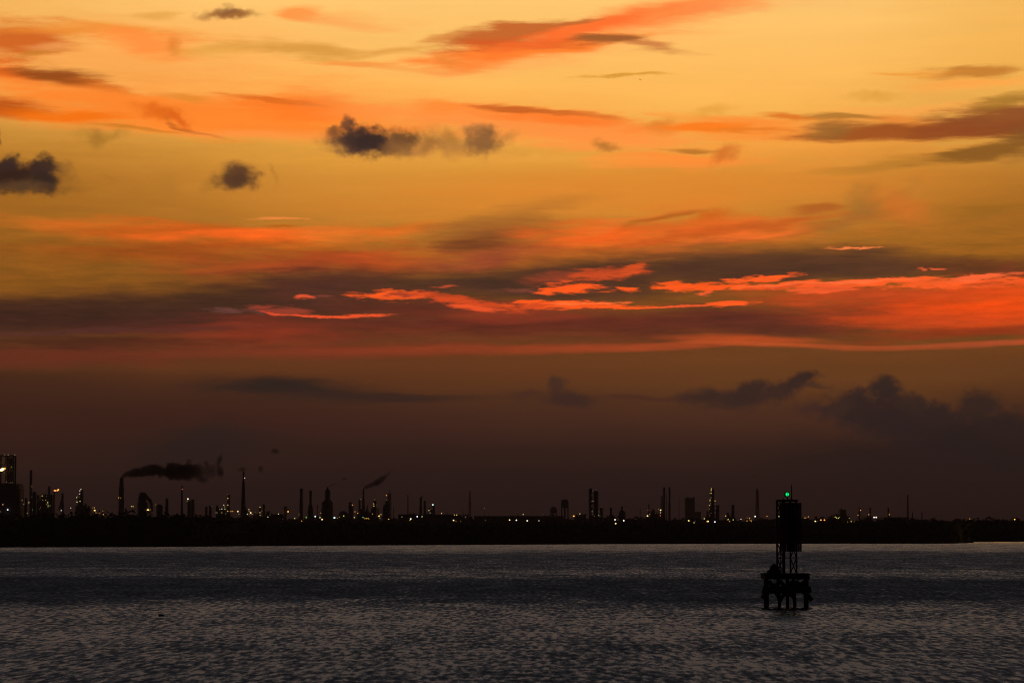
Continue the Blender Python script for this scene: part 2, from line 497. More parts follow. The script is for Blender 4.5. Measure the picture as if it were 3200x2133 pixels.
# the ragged lit wisps
B = (255, 90, 30)
L('w', 955, 926, 26, 5, 0, (222, 84, 48), .95, .35, .7)
L('w', 1015, 927, 36, 4, 0, (130, 62, 48), .7, .5, .7)
L('w', 700, 968, 48, 8, -2, (112, 66, 58), .8, .5, .7)
L('w', 790, 972, 40, 8, -4, (104, 58, 50), .7, .5, .7)
L('w', 890, 972, 78, 12, -6, (158, 64, 46), .85, .5, .8)
L('w', 900, 982, 80, 3.5, -7, (224, 76, 40), .95, .4, .4)
L('w', 1010, 992, 70, 3.5, -3, (232, 80, 42), .95, .4, .4)
L('w', 1120, 988, 85, 5, 3, (236, 84, 42), .95, .4, .5)
L('w', 1230, 923, 112, 15, -1, (250, 90, 32), .97, .3, .7)
L('w', 1260, 921, 42, 8, -3, (136, 56, 40), .85, .5, .7)
L('w', 1400, 930, 110, 11, -7, (206, 72, 32), .9, .5, .7)
L('w', 1395, 895, 30, 4, 6, (196, 76, 46), .85, .4, .8)
L('s', 1560, 978, 200, 20, 0, (150, 54, 34), .5, .8)
L('w', 1500, 952, 120, 13, -6, (212, 74, 32), .92, .45, .7)
L('w', 1470, 960, 85, 7, -8, (236, 84, 40), .9, .4, .7)
L('w', 1770, 952, 180, 13, 0, B, .97, .3, .7)
L('w', 1840, 948, 110, 4, 0, (255, 118, 58), .7, .5, .7)
L('w', 1660, 956, 60, 5, 2, (190, 66, 34), .6, .5, .8)
L('w', 1960, 960, 150, 4, 0, B, .95, .4, .5)
L('w', 2130, 957, 110, 3.5, 2, (240, 88, 46), .95, .4, .5)
L('w', 2280, 949, 78, 9, 3, (255, 92, 34), .97, .3, .7)
L('w', 1740, 866, 100, 15, 6, (148, 64, 40), .8, .6, .7)
L('w', 1900, 855, 120, 17, 5, (204, 74, 34), .84, .5, .8)
L('w', 1975, 842, 34, 16, 30, (216, 80, 34), .8, .5, .7)
L('w', 1800, 898, 82, 15, -2, B, .97, .28, .7)
L('w', 1712, 908, 32, 10, 8, B, .95, .3, .7)
L('w', 1620, 909, 60, 5, 0, (128, 66, 52), .7, .6, .7)
L('w', 1966, 906, 30, 9, -12, B, .97, .3, .7)
L('w', 2100, 893, 56, 13, 0, B, .97, .3, .7)
L('w', 2230, 896, 130, 12, 1, B, .97, .3, .8)
L('w', 2390, 868, 110, 9, 5, (255, 94, 34), .97, .3, .8)
L('s', 2700, 925, 330, 20, 0, (190, 70, 30), .8, .8)
L('w', 2420, 893, 150, 8, 4, (255, 96, 38), .97, .3, .6)
L('w', 2680, 884, 340, 10, 2, (255, 95, 38), .98, .25, .6)
L('w', 2650, 882, 260, 4, 2, (255, 118, 66), .6, .6, .7)
L('w', 2450, 897, 120, 4, 4, (196, 70, 34), .6, .5, .8)
L('w', 3000, 884, 200, 18, 1, (255, 95, 38), .97, .3, .7)
L('w', 3060, 866, 100, 9, 5, (255, 104, 54), .95, .35, .8)
L('w', 3060, 888, 70, 6, 3, (160, 62, 30), .6, .6, .8)
L('w', 2570, 905, 100, 11, 1, (246, 92, 44), .95, .35, .6)
L('s', 3150, 905, 160, 18, 3, (226, 76, 24), .7, .9)
L('w', 2198, 918, 30, 6, 4, (244, 92, 48), .95, .35, .7)
L('w', 2668, 775, 78, 3, 0, (246, 126, 66), .97, .4, .3)
L('w', 2888, 843, 14, 3, -10, (226, 92, 54), .9, .4, .7)
L('w', 2940, 840, 24, 3, -3, (230, 92, 54), .9, .4, .7)
L('w', 3150, 838, 40, 18, 20, (120, 56, 34), .6, .7, .7)
# --- low dark clouds above the refinery
L('s', 2500, 1180, 950, 110, 0, (106, 63, 30), .85, .95, .2)
L('s', 1200, 1150, 700, 60, 0, (96, 53, 28), .6, .95, .2)
L('s', 2150, 1320, 800, 90, 0, (70, 43, 32), .6, .95, .2)
L('s', 900, 1213, 260, 34, -1, (50, 35, 29), .9, .7, .5)
L('s', 870, 1205, 150, 22, 0, (45, 34, 30), .8, .8, .5)
L('s', 1160, 1234, 230, 15, -2, (54, 36, 30), .85, .7, .5)
L('p', 1330, 1238, 170, 8, -1, (58, 38, 31), .6, .7)
L('f', 1640, 1232, 60, 12, 5, (70, 43, 33), .7, .7)
L('f', 1738, 1206, 29, 28, 0, (68, 44, 34), .9, .4, .7)
L('f', 1780, 1246, 54, 24, -12, (62, 40, 33), .9, .5, .7)
L('p', 1745, 1252, 85, 13, 0, (62, 40, 33), .75, .7)
L('s', 2050, 1246, 180, 8, 1, (72, 42, 33), .7, .7)
L('f', 2190, 1236, 70, 18, 4, (62, 41, 33), .85, .5, .7)
L('f', 2310, 1248, 130, 26, 3, (58, 39, 33), .95, .45, .7)
L('f', 2345, 1220, 58, 30, 10, (56, 38, 32), .95, .32, .7)
L('f', 2440, 1218, 60, 26, 12, (58, 39, 33), .92, .4, .7)
L('f', 2500, 1188, 52, 24, 12, (54, 37, 32), .96, .32, .7)
L('s', 2560, 1200, 40, 8, -8, (64, 42, 33), .7, .7)
L('f', 2560, 1282, 70, 20, -8, (60, 39, 34), .85, .6, .7)
L('f', 2685, 1244, 44, 28, 10, (56, 38, 33), .92, .32, .7)
L('f', 2770, 1216, 46, 36, -10, (50, 36, 32), .96, .32, .7)
L('f', 2740, 1300, 140, 66, -12, (50, 35, 32), .96, .4, .6)
L('f', 2890, 1345, 200, 72, -16, (46, 33, 31), .96, .4, .6)
L('f', 3120, 1400, 230, 86, -14, (42, 31, 29), .96, .4, .6)
L('s', 2950, 1460, 420, 60, -4, (40, 29, 28), .8, .9)
L('f', 3058, 1268, 62, 42, 0, (52, 36, 31), .94, .4, .7)
L('f', 2920, 1300, 70, 36, -14, (48, 34, 31), .92, .4, .7)
L('f', 2850, 1262, 40, 26, -20, (52, 37, 32), .9, .4, .7)
L('f', 3150, 1335, 80, 40, -10, (45, 33, 30), .92, .45, .7)
L('f', 2625, 1270, 46, 18, 8, (58, 39, 33), .85, .5, .7)
L('f', 3185, 1272, 20, 14, 0, (60, 40, 32), .6, .7)
# dull smoke pall above the stacks
L('s', 620, 1400, 170, 46, 5, (40, 31, 30), .75, .9)
L('f', 650, 1350, 60, 26, 20, (44, 33, 29), .5, .9)
# faint streakiness over everything, and the unseen eastern half is set dark to keep silhouettes black
# (the sky beyond the haze is a little brighter than it looks through it)
thin = math_n('EXPONENT', math_n('DIVIDE', .0118, math_n('MAXIMUM', sx.outputs['Z'], .075)))
sk_ = N.new('ShaderNodeVectorMath'); sk_.operation = 'SCALE'
lk(ramp(nS.outputs['Fac'], [(0.25, (.97, .97, .97)), (0.75, (1.03, 1.03, 1.03))]), sk_.inputs[0]); lk(thin, sk_.inputs['Scale'])
tex = noise(170, 22, 7, .66, 63.0)
bank = math_n('MULTIPLY', smooth(V, vv(1160), vv(1040)), smooth(V, vv(610), vv(790)))
mott = mixc(bank, (1.0, 1.0, 1.0), ramp(tex.outputs['Fac'], [(0.28, (.80, .86, .90)), (0.72, (1.16, 1.10, 1.04))]))
mm = N.new('ShaderNodeVectorMath'); mm.operation = 'MULTIPLY'; lk(sk_.outputs[0], mm.inputs[0]); lk(mott, mm.inputs[1])
streak = mm.outputs[0]
west = smooth(sx.outputs['Y'], -0.25, 0.92)
BASE = sky

def cell_group(layers):
    """The cloud patches that reach one cell of the sky, laid over the clear-sky colour."""
    global NT, N
    g = bpy.data.node_groups.new('sky_cell', 'ShaderNodeTree')
    for nm, ty in (('Base', 'Color'), ('Streak', 'Color'), ('West', 'Float'), ('Ws', 'Vector'), ('Wf', 'Vector'), ('Ww', 'Vector'), ('Wp', 'Vector'), ('Es', 'Float'), ('Ef', 'Float'), ('Ew', 'Float'), ('Ep', 'Float')):
        g.interface.new_socket(nm, in_out='INPUT', socket_type='NodeSocket' + ty)
    g.interface.new_socket('Color', in_out='OUTPUT', socket_type='NodeSocketColor')
    keep = (NT, N)
    NT, N = g, g.nodes
    gi = N.new('NodeGroupInput'); go = N.new('NodeGroupOutput')
    col = gi.outputs['Base']
    for kind, c, rx, ry, rot, rgb, op, soft, k, _ in layers:
        # each layer's coordinates hang (by a negligible amount) on the layer below, so that the shader is evaluated layer after layer
        sq = N.new('ShaderNodeVectorMath'); sq.operation = 'MULTIPLY_ADD'
        lk(col, sq.inputs[0]); sq.inputs[1].default_value = (1e-5, 1e-5, 0); lk(gi.outputs['W' + kind], sq.inputs[2])
        mp = N.new('ShaderNodeMapping'); mp.vector_type = 'TEXTURE'
        mp.inputs['Location'].default_value = (c[0], c[1], 0)
        mp.inputs['Rotation'].default_value = (0, 0, R(rot))
        mp.inputs['Scale'].default_value = (rx, ry, 1)
        lk(sq.outputs[0], mp.inputs[0])
        ln = N.new('ShaderNodeVectorMath'); ln.operation = 'LENGTH'; lk(mp.outputs[0], ln.inputs[0])
        e = math_n('MULTIPLY_ADD', gi.outputs['E' + kind], k, ln.outputs['Value'])
        col = mixc(smooth(e, 1 + .5 * k + soft, 1 + .5 * k - soft, 0, op), col, rgb)
    bc = N.new('ShaderNodeMix'); bc.data_type = 'RGBA'; bc.blend_type = 'MULTIPLY'; bc.inputs[0].default_value = 1
    lk(col, bc.inputs[6]); lk(gi.outputs['Streak'], bc.inputs[7])
    lk(mixc(gi.outputs['West'], (.0035, .004, .006), bc.outputs[2]), go.inputs[0])
    NT, N = keep
    return g

def cell(x0, x1, v0, v1):
    g = N.new('ShaderNodeGroup')
    g.node_tree = cell_group([l for l in LAYERS if l[9][0] < x1 and l[9][1] > x0 and l[9][2] < v1 and l[9][3] > v0])
    for nm, o in (('Base', BASE), ('Streak', streak), ('West', west), ('Ws', WARP['s']), ('Wf', WARP['f']), ('Ww', WARP['w']), ('Wp', WARP['p']), ('Es', ERO['s']), ('Ef', ERO['f']), ('Ew', ERO['w']), ('Ep', ERO['p'])):
        lk(o, g.inputs[nm])
    bg = N.new('ShaderNodeBackground'); lk(g.outputs[0], bg.inputs['Color'])
    return bg.outputs[0]

def split(axis, cuts, lo, hi, leaf):
    """A balanced tree of cuts; each side of a cut evaluates only its own patches."""
    if not cuts: return leaf(lo, hi)
    i = len(cuts) // 2
    ms = N.new('ShaderNodeMixShader')
    lk(math_n('GREATER_THAN', axis, cuts[i]), ms.inputs[0])
    lk(split(axis, cuts[:i], lo, cuts[i], leaf), ms.inputs[1])
    lk(split(axis, cuts[i + 1:], cuts[i], hi, leaf), ms.inputs[2])
    return ms.outputs[0]

VC = [vv(y) for y in (1480, 1290, 1150, 1060, 985, 935, 890, 840, 770, 680, 600, 500, 430, 360, 280, 190, 90, -330)]
UC = [azel(x, 800)[0] for x in (560, 1080, 1600, 2130, 2640)]
top = split(V, VC, -1e9, 1e9, lambda v0, v1: cell(-1e9, 1e9, v0, v1) if v1 > 1e8 else split(U, UC, -1e9, 1e9, lambda x0, x1: cell(x0, x1, v0, v1)))
wo = N.new('ShaderNodeOutputWorld'); lk(top, wo.inputs['Surface'])
sc.cycles.use_adaptive_sampling = True
sc.cycles.adaptive_threshold = 0.015
sc.cycles.adaptive_min_samples = 16
w.cycles.sampling_method = 'MANUAL'
w.cycles.sample_map_resolution = 1024

sc.view_settings.view_transform = 'Standard'
sc.view_settings.look = 'None'
sc.view_settings.exposure = 0
sc.view_settings.gamma = 1
# ------------------------------------------------------------------ water
def principled_noise(nt, vec, sx_, sy_, det, rough=.55):
    mp = nt.nodes.new('ShaderNodeMapping'); mp.inputs['Scale'].default_value = (1 / sx_, 1 / sy_, 1)
    nt.links.new(vec, mp.inputs[0])
    n = nt.nodes.new('ShaderNodeTexNoise'); n.noise_dimensions = '2D'; n.inputs['Scale'].default_value = 1
    n.inputs['Detail'].default_value = det; n.inputs['Roughness'].default_value = rough
    nt.links.new(mp.outputs[0], n.inputs['Vector'])
    return n.outputs['Fac']

WATER, nt, bsdf = new_mat('choppy_water')
NT, N = nt, nt.nodes
tcw = N.new('ShaderNodeTexCoord').outputs['Object']
bsdf.inputs['Base Color'].default_value = (.006, .007, .009, 1)
bsdf.inputs['IOR'].default_value = 1.333
# wind bands lie across the view: smoother and rougher strips of water, their edges broken by noise
sepw = N.new('ShaderNodeSeparateXYZ'); lk(tcw, sepw.inputs[0])
wob = principled_noise(nt, tcw, 48, 45, 5)
dist = math_n('MULTIPLY_ADD', math_n('SUBTRACT', wob, .5), 0.13, math_n('LOGARITHM', sepw.outputs['Y'], 10.0))
bands = []      # (photo row, roughness 0..1 of the ripples)
for py, v in ((2140, .46), (2080, .38), (2010, .44), (1985, .36), (1930, .32), (1895, .44), (1872, .80), (1842, .92), (1812, .86), (1800, .55), (1783, .48), (1774, .66), (1745, .70), (1728, .64), (1718, .34), (1703, .27), (1692, .12)):
    bands.append((math.log10(ground_d(py)), v))
lo, hi = bands[0][0], bands[-1][0]
fb = math_n('DIVIDE', math_n('SUBTRACT', dist, lo), hi - lo, clamp=True)
band = ramp(fb, [((d - lo) / (hi - lo), (v, v, v)) for d, v in bands])
bandf = N.new('ShaderNodeRGBToBW'); lk(band, bandf.inputs[0]); band = bandf.outputs[0]
patch = principled_noise(nt, tcw, 9, 26, 4)
band = math_n('MULTIPLY_ADD', smooth(sepw.outputs['X'], -8, -110), .10, band)
band = math_n('MULTIPLY_ADD', math_n('SUBTRACT', patch, .5), .55, band, clamp=True)
lk(math_n('MULTIPLY_ADD', band, .05, .13), bsdf.inputs['Roughness'])
# short steep chop running towards the camera: long-crested facets leaning south, steeper where the wind is stronger
c1 = math_n('SUBTRACT', principled_noise(nt, tcw, .60, 3.1, 5, .66), .5)
c2 = math_n('SUBTRACT', principled_noise(nt, tcw, 3.2, 16.0, 4, .6), .5)
c3 = math_n('SUBTRACT', principled_noise(nt, tcw, .45, 2.2, 3, .6), .5)
lean = math_n('MULTIPLY_ADD', c1, .56, math_n('MULTIPLY_ADD', c2, .16, math_n('MULTIPLY_ADD', band, .25, .062)))
lean = math_n('MAXIMUM', lean, smooth(sepw.outputs['Y'], 1335, 1400, .112, .090))
cn = N.new('ShaderNodeCombineXYZ')
lk(math_n('MULTIPLY', c3, .35), cn.inputs[0]); lk(math_n('MULTIPLY', lean, -1.0), cn.inputs[1]); cn.inputs[2].default_value = 1
vn = N.new('ShaderNodeVectorMath'); vn.operation = 'NORMALIZE'; lk(cn.outputs[0], vn.inputs[0])
lk(vn.outputs[0], bsdf.inputs['Normal'])

XW = 5200
m = MB(); m.add([(-XW, -90, 0), (XW, -90, 0), (XW, 11800, 0), (-XW, 11800, 0)], [(0, 1, 2, 3)])
tag(m.build('water', WATER), 'grey choppy bay water with darker wind bands', kind='structure')

# ------------------------------------------------------------------ land
def shore_y(px):
    pts = [(-3000, 1716), (-400, 1711), (0, 1708.5), (600, 1706.5), (760, 1704.5), (1200, 1702), (1600, 1700), (2000, 1698), (2400, 1697), (2900, 1697), (2980, 1696.4), (3022, 1695.4), (3036, 1691.8), (3400, 1690.5), (6000, 1690)]
    for (a, ya), (b, yb) in zip(pts, pts[1:]):
        if a <= px <= b: return ya + (yb - ya) * (px - a) / (b - a)
    return pts[-1][1]
m = MB()
xs = list(range(-3000, 6001, 20))
def strip(xa, front, back, z):
    """A slab of ground between two photo rows (given as functions of the photo column) with a small bank at the water."""
    base = len(m.v)
    for x in xa:
        f = at(x, 1640, ground_d(front(x), z)); f.z = z
        b = at(x, 1640, ground_d(back(x), z) if back else 11790); b.z = z
        m.v += [(f.x, f.y - .6, -.3), tuple(f), tuple(b), (b.x, b.y + .6, -.3)]
    for i in range(len(xa) - 1):
        a = base + 4 * i
        for k in range(3): m.f.append((a + k, a + 4 + k, a + 5 + k, a + 1 + k))
rnd = random.Random(3)
jit = {x: rnd.uniform(-.35, .35) for x in xs}
def pools(x):   # where thin slivers of water lie behind the mud bars
    return 1695.0 if (310 < x < 450 or 505 < x < 585) else 1698.2
strip([x for x in xs if x <= 640], lambda x: pools(x) + jit[x] * .3, None, .12)
strip([x for x in xs if x <= 640], lambda x: shore_y(x) + jit[x], lambda x: 1703.2 if 100 < x < 245 else 1698.6, .10)
strip([x for x in xs if 100 <= x <= 260], lambda x: 1701.3, lambda x: 1698.6, .09)
strip([x for x in xs if x >= 620], lambda x: shore_y(x) + jit[x] * .6, None, .12)
tag(m.build('land', MUD), 'low dark far shore with mud bars at the waterline', kind='structure')

# ------------------------------------------------------------------ woods along the shore
def interp(pts, x):
    if x <= pts[0][0]: return pts[0][1]
    for (a, ya), (b, yb) in zip(pts, pts[1:]):
        if x <= b: return ya + (yb - ya) * (x - a) / (b - a)
    return pts[-1][1]
def wood(name, label, prof, depth, spread, step, leaf, seed, x0=-1500, x1=4700):
    """A far-off wood as one mass: a solid core and many leaf clumps that break its outline."""
    rg = random.Random(seed)
    m = MB()
    def top(px, D): return at(px, interp(prof, px), D).z
    core = []
    px = x0
    while px <= x1:
        core.append(px); px += 14
    base = 0
    for px in core:
        D = depth(px)
        z = top(px, D) * rg.uniform(.80, .92)
        for dy, zz in ((-spread * .55, -.2), (-spread * .5, z * .55), (-spread * .2, z), (spread * .8, z), (spread, -.2)):
            p = at(px, 1640, D + dy); m.v.append((p.x, p.y, zz))
    for i in range(len(core) - 1):
        a = 5 * i
        for k in range(4): m.f.append((a + k, a + 5 + k, a + 6 + k, a + 1 + k))
    px = x0
    while px < x1:
        D = depth(px) + rg.uniform(-.6, .6) * spread
        h = top(px, D) * (rg.uniform(.86, 1.06) if rg.random() < .8 else rg.uniform(1.0, 1.16))
        r = h * rg.uniform(.22, .36)
        c = at(px, 1640, D); cz = h - r * .8
        for k in range(46):
            u = rg.uniform(-1, 1); t = rg.uniform(0, 2 * math.pi); s = math.sqrt(1 - u * u); q = rg.uniform(.55, 1.05) * r
            p = Vector((c.x + q * 1.25 * s * math.cos(t), c.y + q * s * math.sin(t), cz + q * .8 * u))
            a = Vector((rg.uniform(-1, 1), rg.uniform(-1, 1), rg.uniform(-1, 1))).normalized() * leaf * rg.uniform(.6, 1.4)
            b = a.cross(Vector((rg.uniform(-1, 1), rg.uniform(-1, 1), rg.uniform(-1, 1)))).normalized() * leaf * rg.uniform(.4, 1)
            m.add([p - a, p - b, p + a, p + b], [(0, 1, 2, 3)])
        # low growth in front down to the mud
        for k in range(10):
            p = Vector((c.x + rg.uniform(-6, 6), c.y - spread * rg.uniform(.4, .8), rg.uniform(.2, h * .7)))
            a = Vector((rg.uniform(-1, 1), rg.uniform(-1, 1), rg.uniform(-1, 1))).normalized() * leaf * 1.6
            b = a.cross(Vector((rg.uniform(-1, 1), rg.uniform(-1, 1), rg.uniform(-1, 1)))).normalized() * leaf * 1.4
            m.add([p - a, p - b, p + a, p + b], [(0, 1, 2, 3)])
        px += step * rg.uniform(.6, 1.4)
    return tag(m.build(name, LEAF), label, kind='stuff')
near = [(-1500, 1606), (60, 1606), (200, 1602), (235, 1596), (280, 1591), (300, 1593), (318, 1607), (338, 1611), (352, 1599), (380, 1596), (430, 1593), (470, 1598), (510, 1601), (560, 1600),
        (595, 1607), (612, 1616), (640, 1614), (668, 1621), (720, 1622), (800, 1624), (900, 1627), (1000, 1630), (1100, 1629), (1250, 1634), (1450, 1637), (1700, 1635), (1800, 1632), (1850, 1637), (1960, 1640),
        (2050, 1633), (2120, 1638), (2300, 1638), (2400, 1634), (2520, 1630), (2700, 1627), (2900, 1623), (3000, 1622), (3100, 1622), (3180, 1628), (3260, 1632), (4700, 1630)]
wood('treeline', 'near belt of black trees and scrub along the far shore', near, lambda x: ground_d(max(shore_y(x), 1690.5)) + 38 + (60 if x > 3000 else 0), 26, 17, .75, 11)
far_p = [(-1500, 1612), (650, 1610), (700, 1609), (900, 1613), (960, 1616), (1230, 1617), (1300, 1613), (1500, 1614), (1760, 1613), (1790, 1618), (1806, 1604), (1822, 1606), (1845, 1617), (2040, 1617), (2250, 1616),
         (2300, 1621), (2350, 1621), (2380, 1615), (2440, 1616), (2560, 1618), (2700, 1620), (2850, 1616), (2960, 1620), (3010, 1618), (3070, 1622), (4700, 1622)]
wood('treeline', 'second belt of dark trees further inland among the yard lights', far_p, lambda x: 2420, 40, 22, 1.5, 12)
# ------------------------------------------------------------------ the refinery on the far shore
TILE = {1: (0, 1380, .22321), 2: (350, 1380, .22321), 3: (700, 1380, .22321), 4: (1050, 1380, .22321), 5: (1400, 1450, .17219), 6: (1750, 1450, .17219), 7: (2100, 1450, .17219), 8: (2500, 1450, .29749)}
def T(t, x, y):
    ox, oy, s = TILE[t]
    return ox + x * s, oy + y * s
DREF = 2600.0
MARKS = []            # (centre column, half width, short name) for placing the yard lights' labels

def lamp_mesh(r):
    m = MB(); m.ball((0, 0, 0), r, 8, 6, (1, .7, .9)); return m
def add_lamps(root, t, D, lamps):
    """lamps: 'x,y,code,size[,stretch]' in the coordinates of a detail crop; each is a lamp on the thing ROOT."""
    for l in lamps.split():
        p = l.split(',')
        px, py = T(t, float(p[0]), float(p[1])); sz = int(p[3])
        r = {0: 1.1, 1: 1.2, 2: 1.55, 3: 2.2}[sz] * D / F
        m = MB(); m.ball((0, 0, 0), r, 8, 6, (float(p[4]) if len(p) > 4 else 1, .7, .9))
        o = m.build('lamp', lampmat(p[2], sz), root)
        o.location = at(px, py, D) - Vector(root.location)

def sections(t, D, secs):
    """secs: (x0, x1, ytop) in crop coordinates, top section first -> (cx, r, ztop) in metres."""
    out = []
    for x0, x1, yt in secs:
        ax, _ = T(t, x0, yt); bx, yy = T(t, x1, yt)
        a = at(ax, yy, D); b = at(bx, yy, D)
        out.append(((a.x + b.x) / 2, abs(b.x - a.x) / 2, a.z))
    return out

def mark(t, secs, short):
    px0 = T(t, min(s[0] for s in secs), 0)[0]; px1 = T(t, max(s[1] for s in secs), 0)[0]
    MARKS.append(((px0 + px1) / 2, (px1 - px0) / 2, short))

def column(name, cat, label, short, t, secs, lamps='', D=DREF, group=None, mat=None, cap='dome', decks=3, rnd_seed=0):
    """Upright vessel, stack or column of one or more stacked round sections with ring platforms."""
    S = sections(t, D, secs)
    root = thing(name, (S[-1][0], D, 0), label, cat, group)
    m = MB()
    for i, (cx, r, z) in enumerate(S):
        z0 = S[i + 1][2] if i + 1 < len(S) else 0
        rn = S[i + 1][1] if i + 1 < len(S) else r * (1.04 if cap == 'stack' else 1.0)
        dx = cx - S[-1][0]
        body = [(r, z0), (r, z)]
        if i + 1 < len(S): body = [(rn * .98, z0 - .3), (r, z0 + (rn - r) * .9)] + [(r, z)]
        if cap == 'dome' and i == 0: body = body[:-1] + [(r, z - r * .6), (r * .86, z - r * .28), (r * .5, z - r * .06), (r * .1, z)]
        if cap == 'stack' and i == 0: body = body[:-1] + [(r, z - .8), (r * 1.12, z - .7), (r * 1.12, z), (r * .8, z), (r * .8, z - .5)]
        if cap == 'slope' and i == 0: body = body[:-1] + [(r, z - r * 1.1), (r * .55, z)]
        m.lathe(body, (dx, 0, 0), 16)
    m.build({'stack': 'chimney_shaft'}.get(cap, 'vessel_shell'), mat or (CONC if cap == 'stack' else CLAD), root, True)
    rg = random.Random(len(label) + int(secs[0][0]))
    cx, r, z = S[0]
    zlow = S[1][2] if len(S) > 1 else z * .45
    for k in range(decks):
        zz = z - (z - zlow) * (k + .35 + rg.uniform(-.15, .15)) / max(1, decks)
        g = MB(); g.ring((cx - S[-1][0], 0, zz), r * .98, r + .75, 0, .22, 14)
        g.ring((cx - S[-1][0], 0, zz + 1.05), r + .66, r + .75, 0, .08, 14)
        g.build('ring_platform', STEEL, root)
    if decks and z > 18:
        g = MB(); xx = cx - S[-1][0] + (r + .35) * (1 if rg.random() < .5 else -1)
        for q in (-.22, .22): g.bar((xx + q, -.3, 6), (xx + q, -.3, z - 1), .09)
        zz = 6.5
        while zz < z - 1: g.bar((xx - .22, -.3, zz), (xx + .22, -.3, zz), .06); zz += 1.2
        g.build('ladder', STEEL, root)
    add_lamps(root, t, D - r - 1.2, lamps)
    mark(t, secs, short)
    return root

def lattice(m, corners0, corners1, z0, z1, panels, wl, wb):
    """Legs and cross-bracing of a tapering lattice tower between two rings of corners."""
    n = len(corners0)
    def P(k, f): 
        a, b = corners0[k % n], corners1[k % n]
        return Vector((a[0] + (b[0] - a[0]) * f, a[1] + (b[1] - a[1]) * f, z0 + (z1 - z0) * f))
    for k in range(n):
        m.bar(P(k, 0), P(k, 1), wl)
        for i in range(panels):
            f0, f1 = i / panels, (i + 1) / panels
            m.bar(P(k, f0), P(k + 1, f1), wb); m.bar(P(k + 1, f0), P(k, f1), wb)
            m.bar(P(k, f1), P(k + 1, f1), wb)
    return m
def sq(r, a=.6): return [(r * math.cos(a + k * math.pi / 2), r * math.sin(a + k * math.pi / 2)) for k in range(4)]

def mast(name, cat, label, short, t, x, ytop, wtop, wbase, D, lamps='', pole=None, panels=14, group=None, wl=None, platform=None):
    """Lattice mast or derrick; pole = (width, crop row of the pole's top) adds a flare pipe or whip."""
    px, py = T(t, x, ytop); p = at(px, py, D)
    s = TILE[t][2] * D / F
    root = thing(name, (p.x, D, 0), label, cat, group)
    wl = wl or .00016 * D
    lattice(MB(), sq(1), sq(1), 0, 1, 1, 1, 1)
    m = lattice(MB(), sq(wbase * s * .62), sq(wtop * s * .62), 0, p.z, panels, wl, wl * .6)
    m.build('lattice_mast', STEEL, root)
    if pole:
        q = at(px, T(t, 0, pole[1])[1], D)
        MB().lathe([(pole[0] * s / 2, 0), (pole[0] * s / 2, q.z * .97), (pole[0] * s / 2 * .9, q.z)], n=10).build('flare_pipe', STEEL, root, True)
    if platform:
        q = at(px, T(t, 0, platform[1])[1], D)
        MB().box((-platform[0] * s / 2, -platform[0] * s / 2, q.z - .5), (platform[0] * s / 2, platform[0] * s / 2, q.z + 1.2)).build('platform', STEEL, root)
    add_lamps(root, t, D - 3, lamps)
    MARKS.append((px, wbase * TILE[t][2] / 2, short))
    return root

def block(name, cat, label, short, t, boxes, lamps='', D=DREF, depth=18, group=None, ribs=0, mat=None):
    """Rectangular process block or shed: boxes (x0, x1, ytop) from the ground up, with parapets, ribs and rooftop pipework."""
    S = sections(t, D, boxes)
    cx0 = S[0][0]
    root = thing(name, (cx0, D, 0), label, cat, group)
    rg = random.Random(len(label))
    for i, (cx, r, z) in enumerate(S):
        m = MB(); x0, x1 = cx - cx0 - r, cx - cx0 + r
        dd = depth * (1 - .12 * i)
        m.box((x0, -dd / 2, 0), (x1, dd / 2, z - .5))
        m.box((x0 - .25, -dd / 2 - .25, z - .5), (x1 + .25, dd / 2 + .25, z))
        for k in range(ribs):
            xx = x0 + (x1 - x0) * (k + .5) / ribs
            m.box((xx - .35, -dd / 2 - .6, 0), (xx + .35, -dd / 2 + .01, z + rg.uniform(-.6, .9)))
        m.build('wall_block', mat or CLAD, root)
        for k in range(min(6, max(2, int(r / 4)))):
            q = MB()
            xx = rg.uniform(x0 * .85 + x1 * .15, x0 * .15 + x1 * .85)
            q.lathe([(.45, z - .02), (.45, z + rg.uniform(.6, 1.8))], (xx, rg.uniform(-dd * .3, dd * .3), 0), 8)
            q.build('roof_vent', STEEL, root)
    add_lamps(root, t, D - depth / 2 - 2, lamps)
    if short: mark(t, boxes, short)
    return root

def dome(name, cat, label, short, t, x0, x1, ytop, lamps='', D=DREF, cup=None):
    """Domed tank; cup = (x0, x1, ytop) adds a cupola."""
    (cx, r, z), = sections(t, D, [(x0, x1, ytop)])
    root = thing(name, (cx, D, 0), label, cat)
    h = min(r * .9, z * .5)
    MB().lathe([(r, 0), (r, z - h)], n=24).build('tank_wall', CLAD, root, True)
    MB().lathe([(r * 1.02, z - h)] + [(r * math.cos(a), z - h + h * math.sin(a)) for a in (.1, .35, .6, .85, 1.1, 1.35, 1.54)], n=24).build('tank_roof', CLAD, root, True)
    if cup:
        (c2, r2, z2), = sections(t, D, [cup])
        MB().lathe([(r2, z - h * .4), (r2, z2 - r2 * .8), (r2 * .7, z2 - r2 * .25), (r2 * .15, z2)], (c2 - cx, 0, 0), 12).build('cupola', CLAD, root, True)
    add_lamps(root, t, D - r - 1.5, lamps)
    mark(t, [(x0, x1, 0)], short)
    return root

GS, GC, GM, GV = 'smoke stacks of the refinery', 'lit process columns of the refinery', 'lattice masts on the skyline', 'process vessels of the refinery'
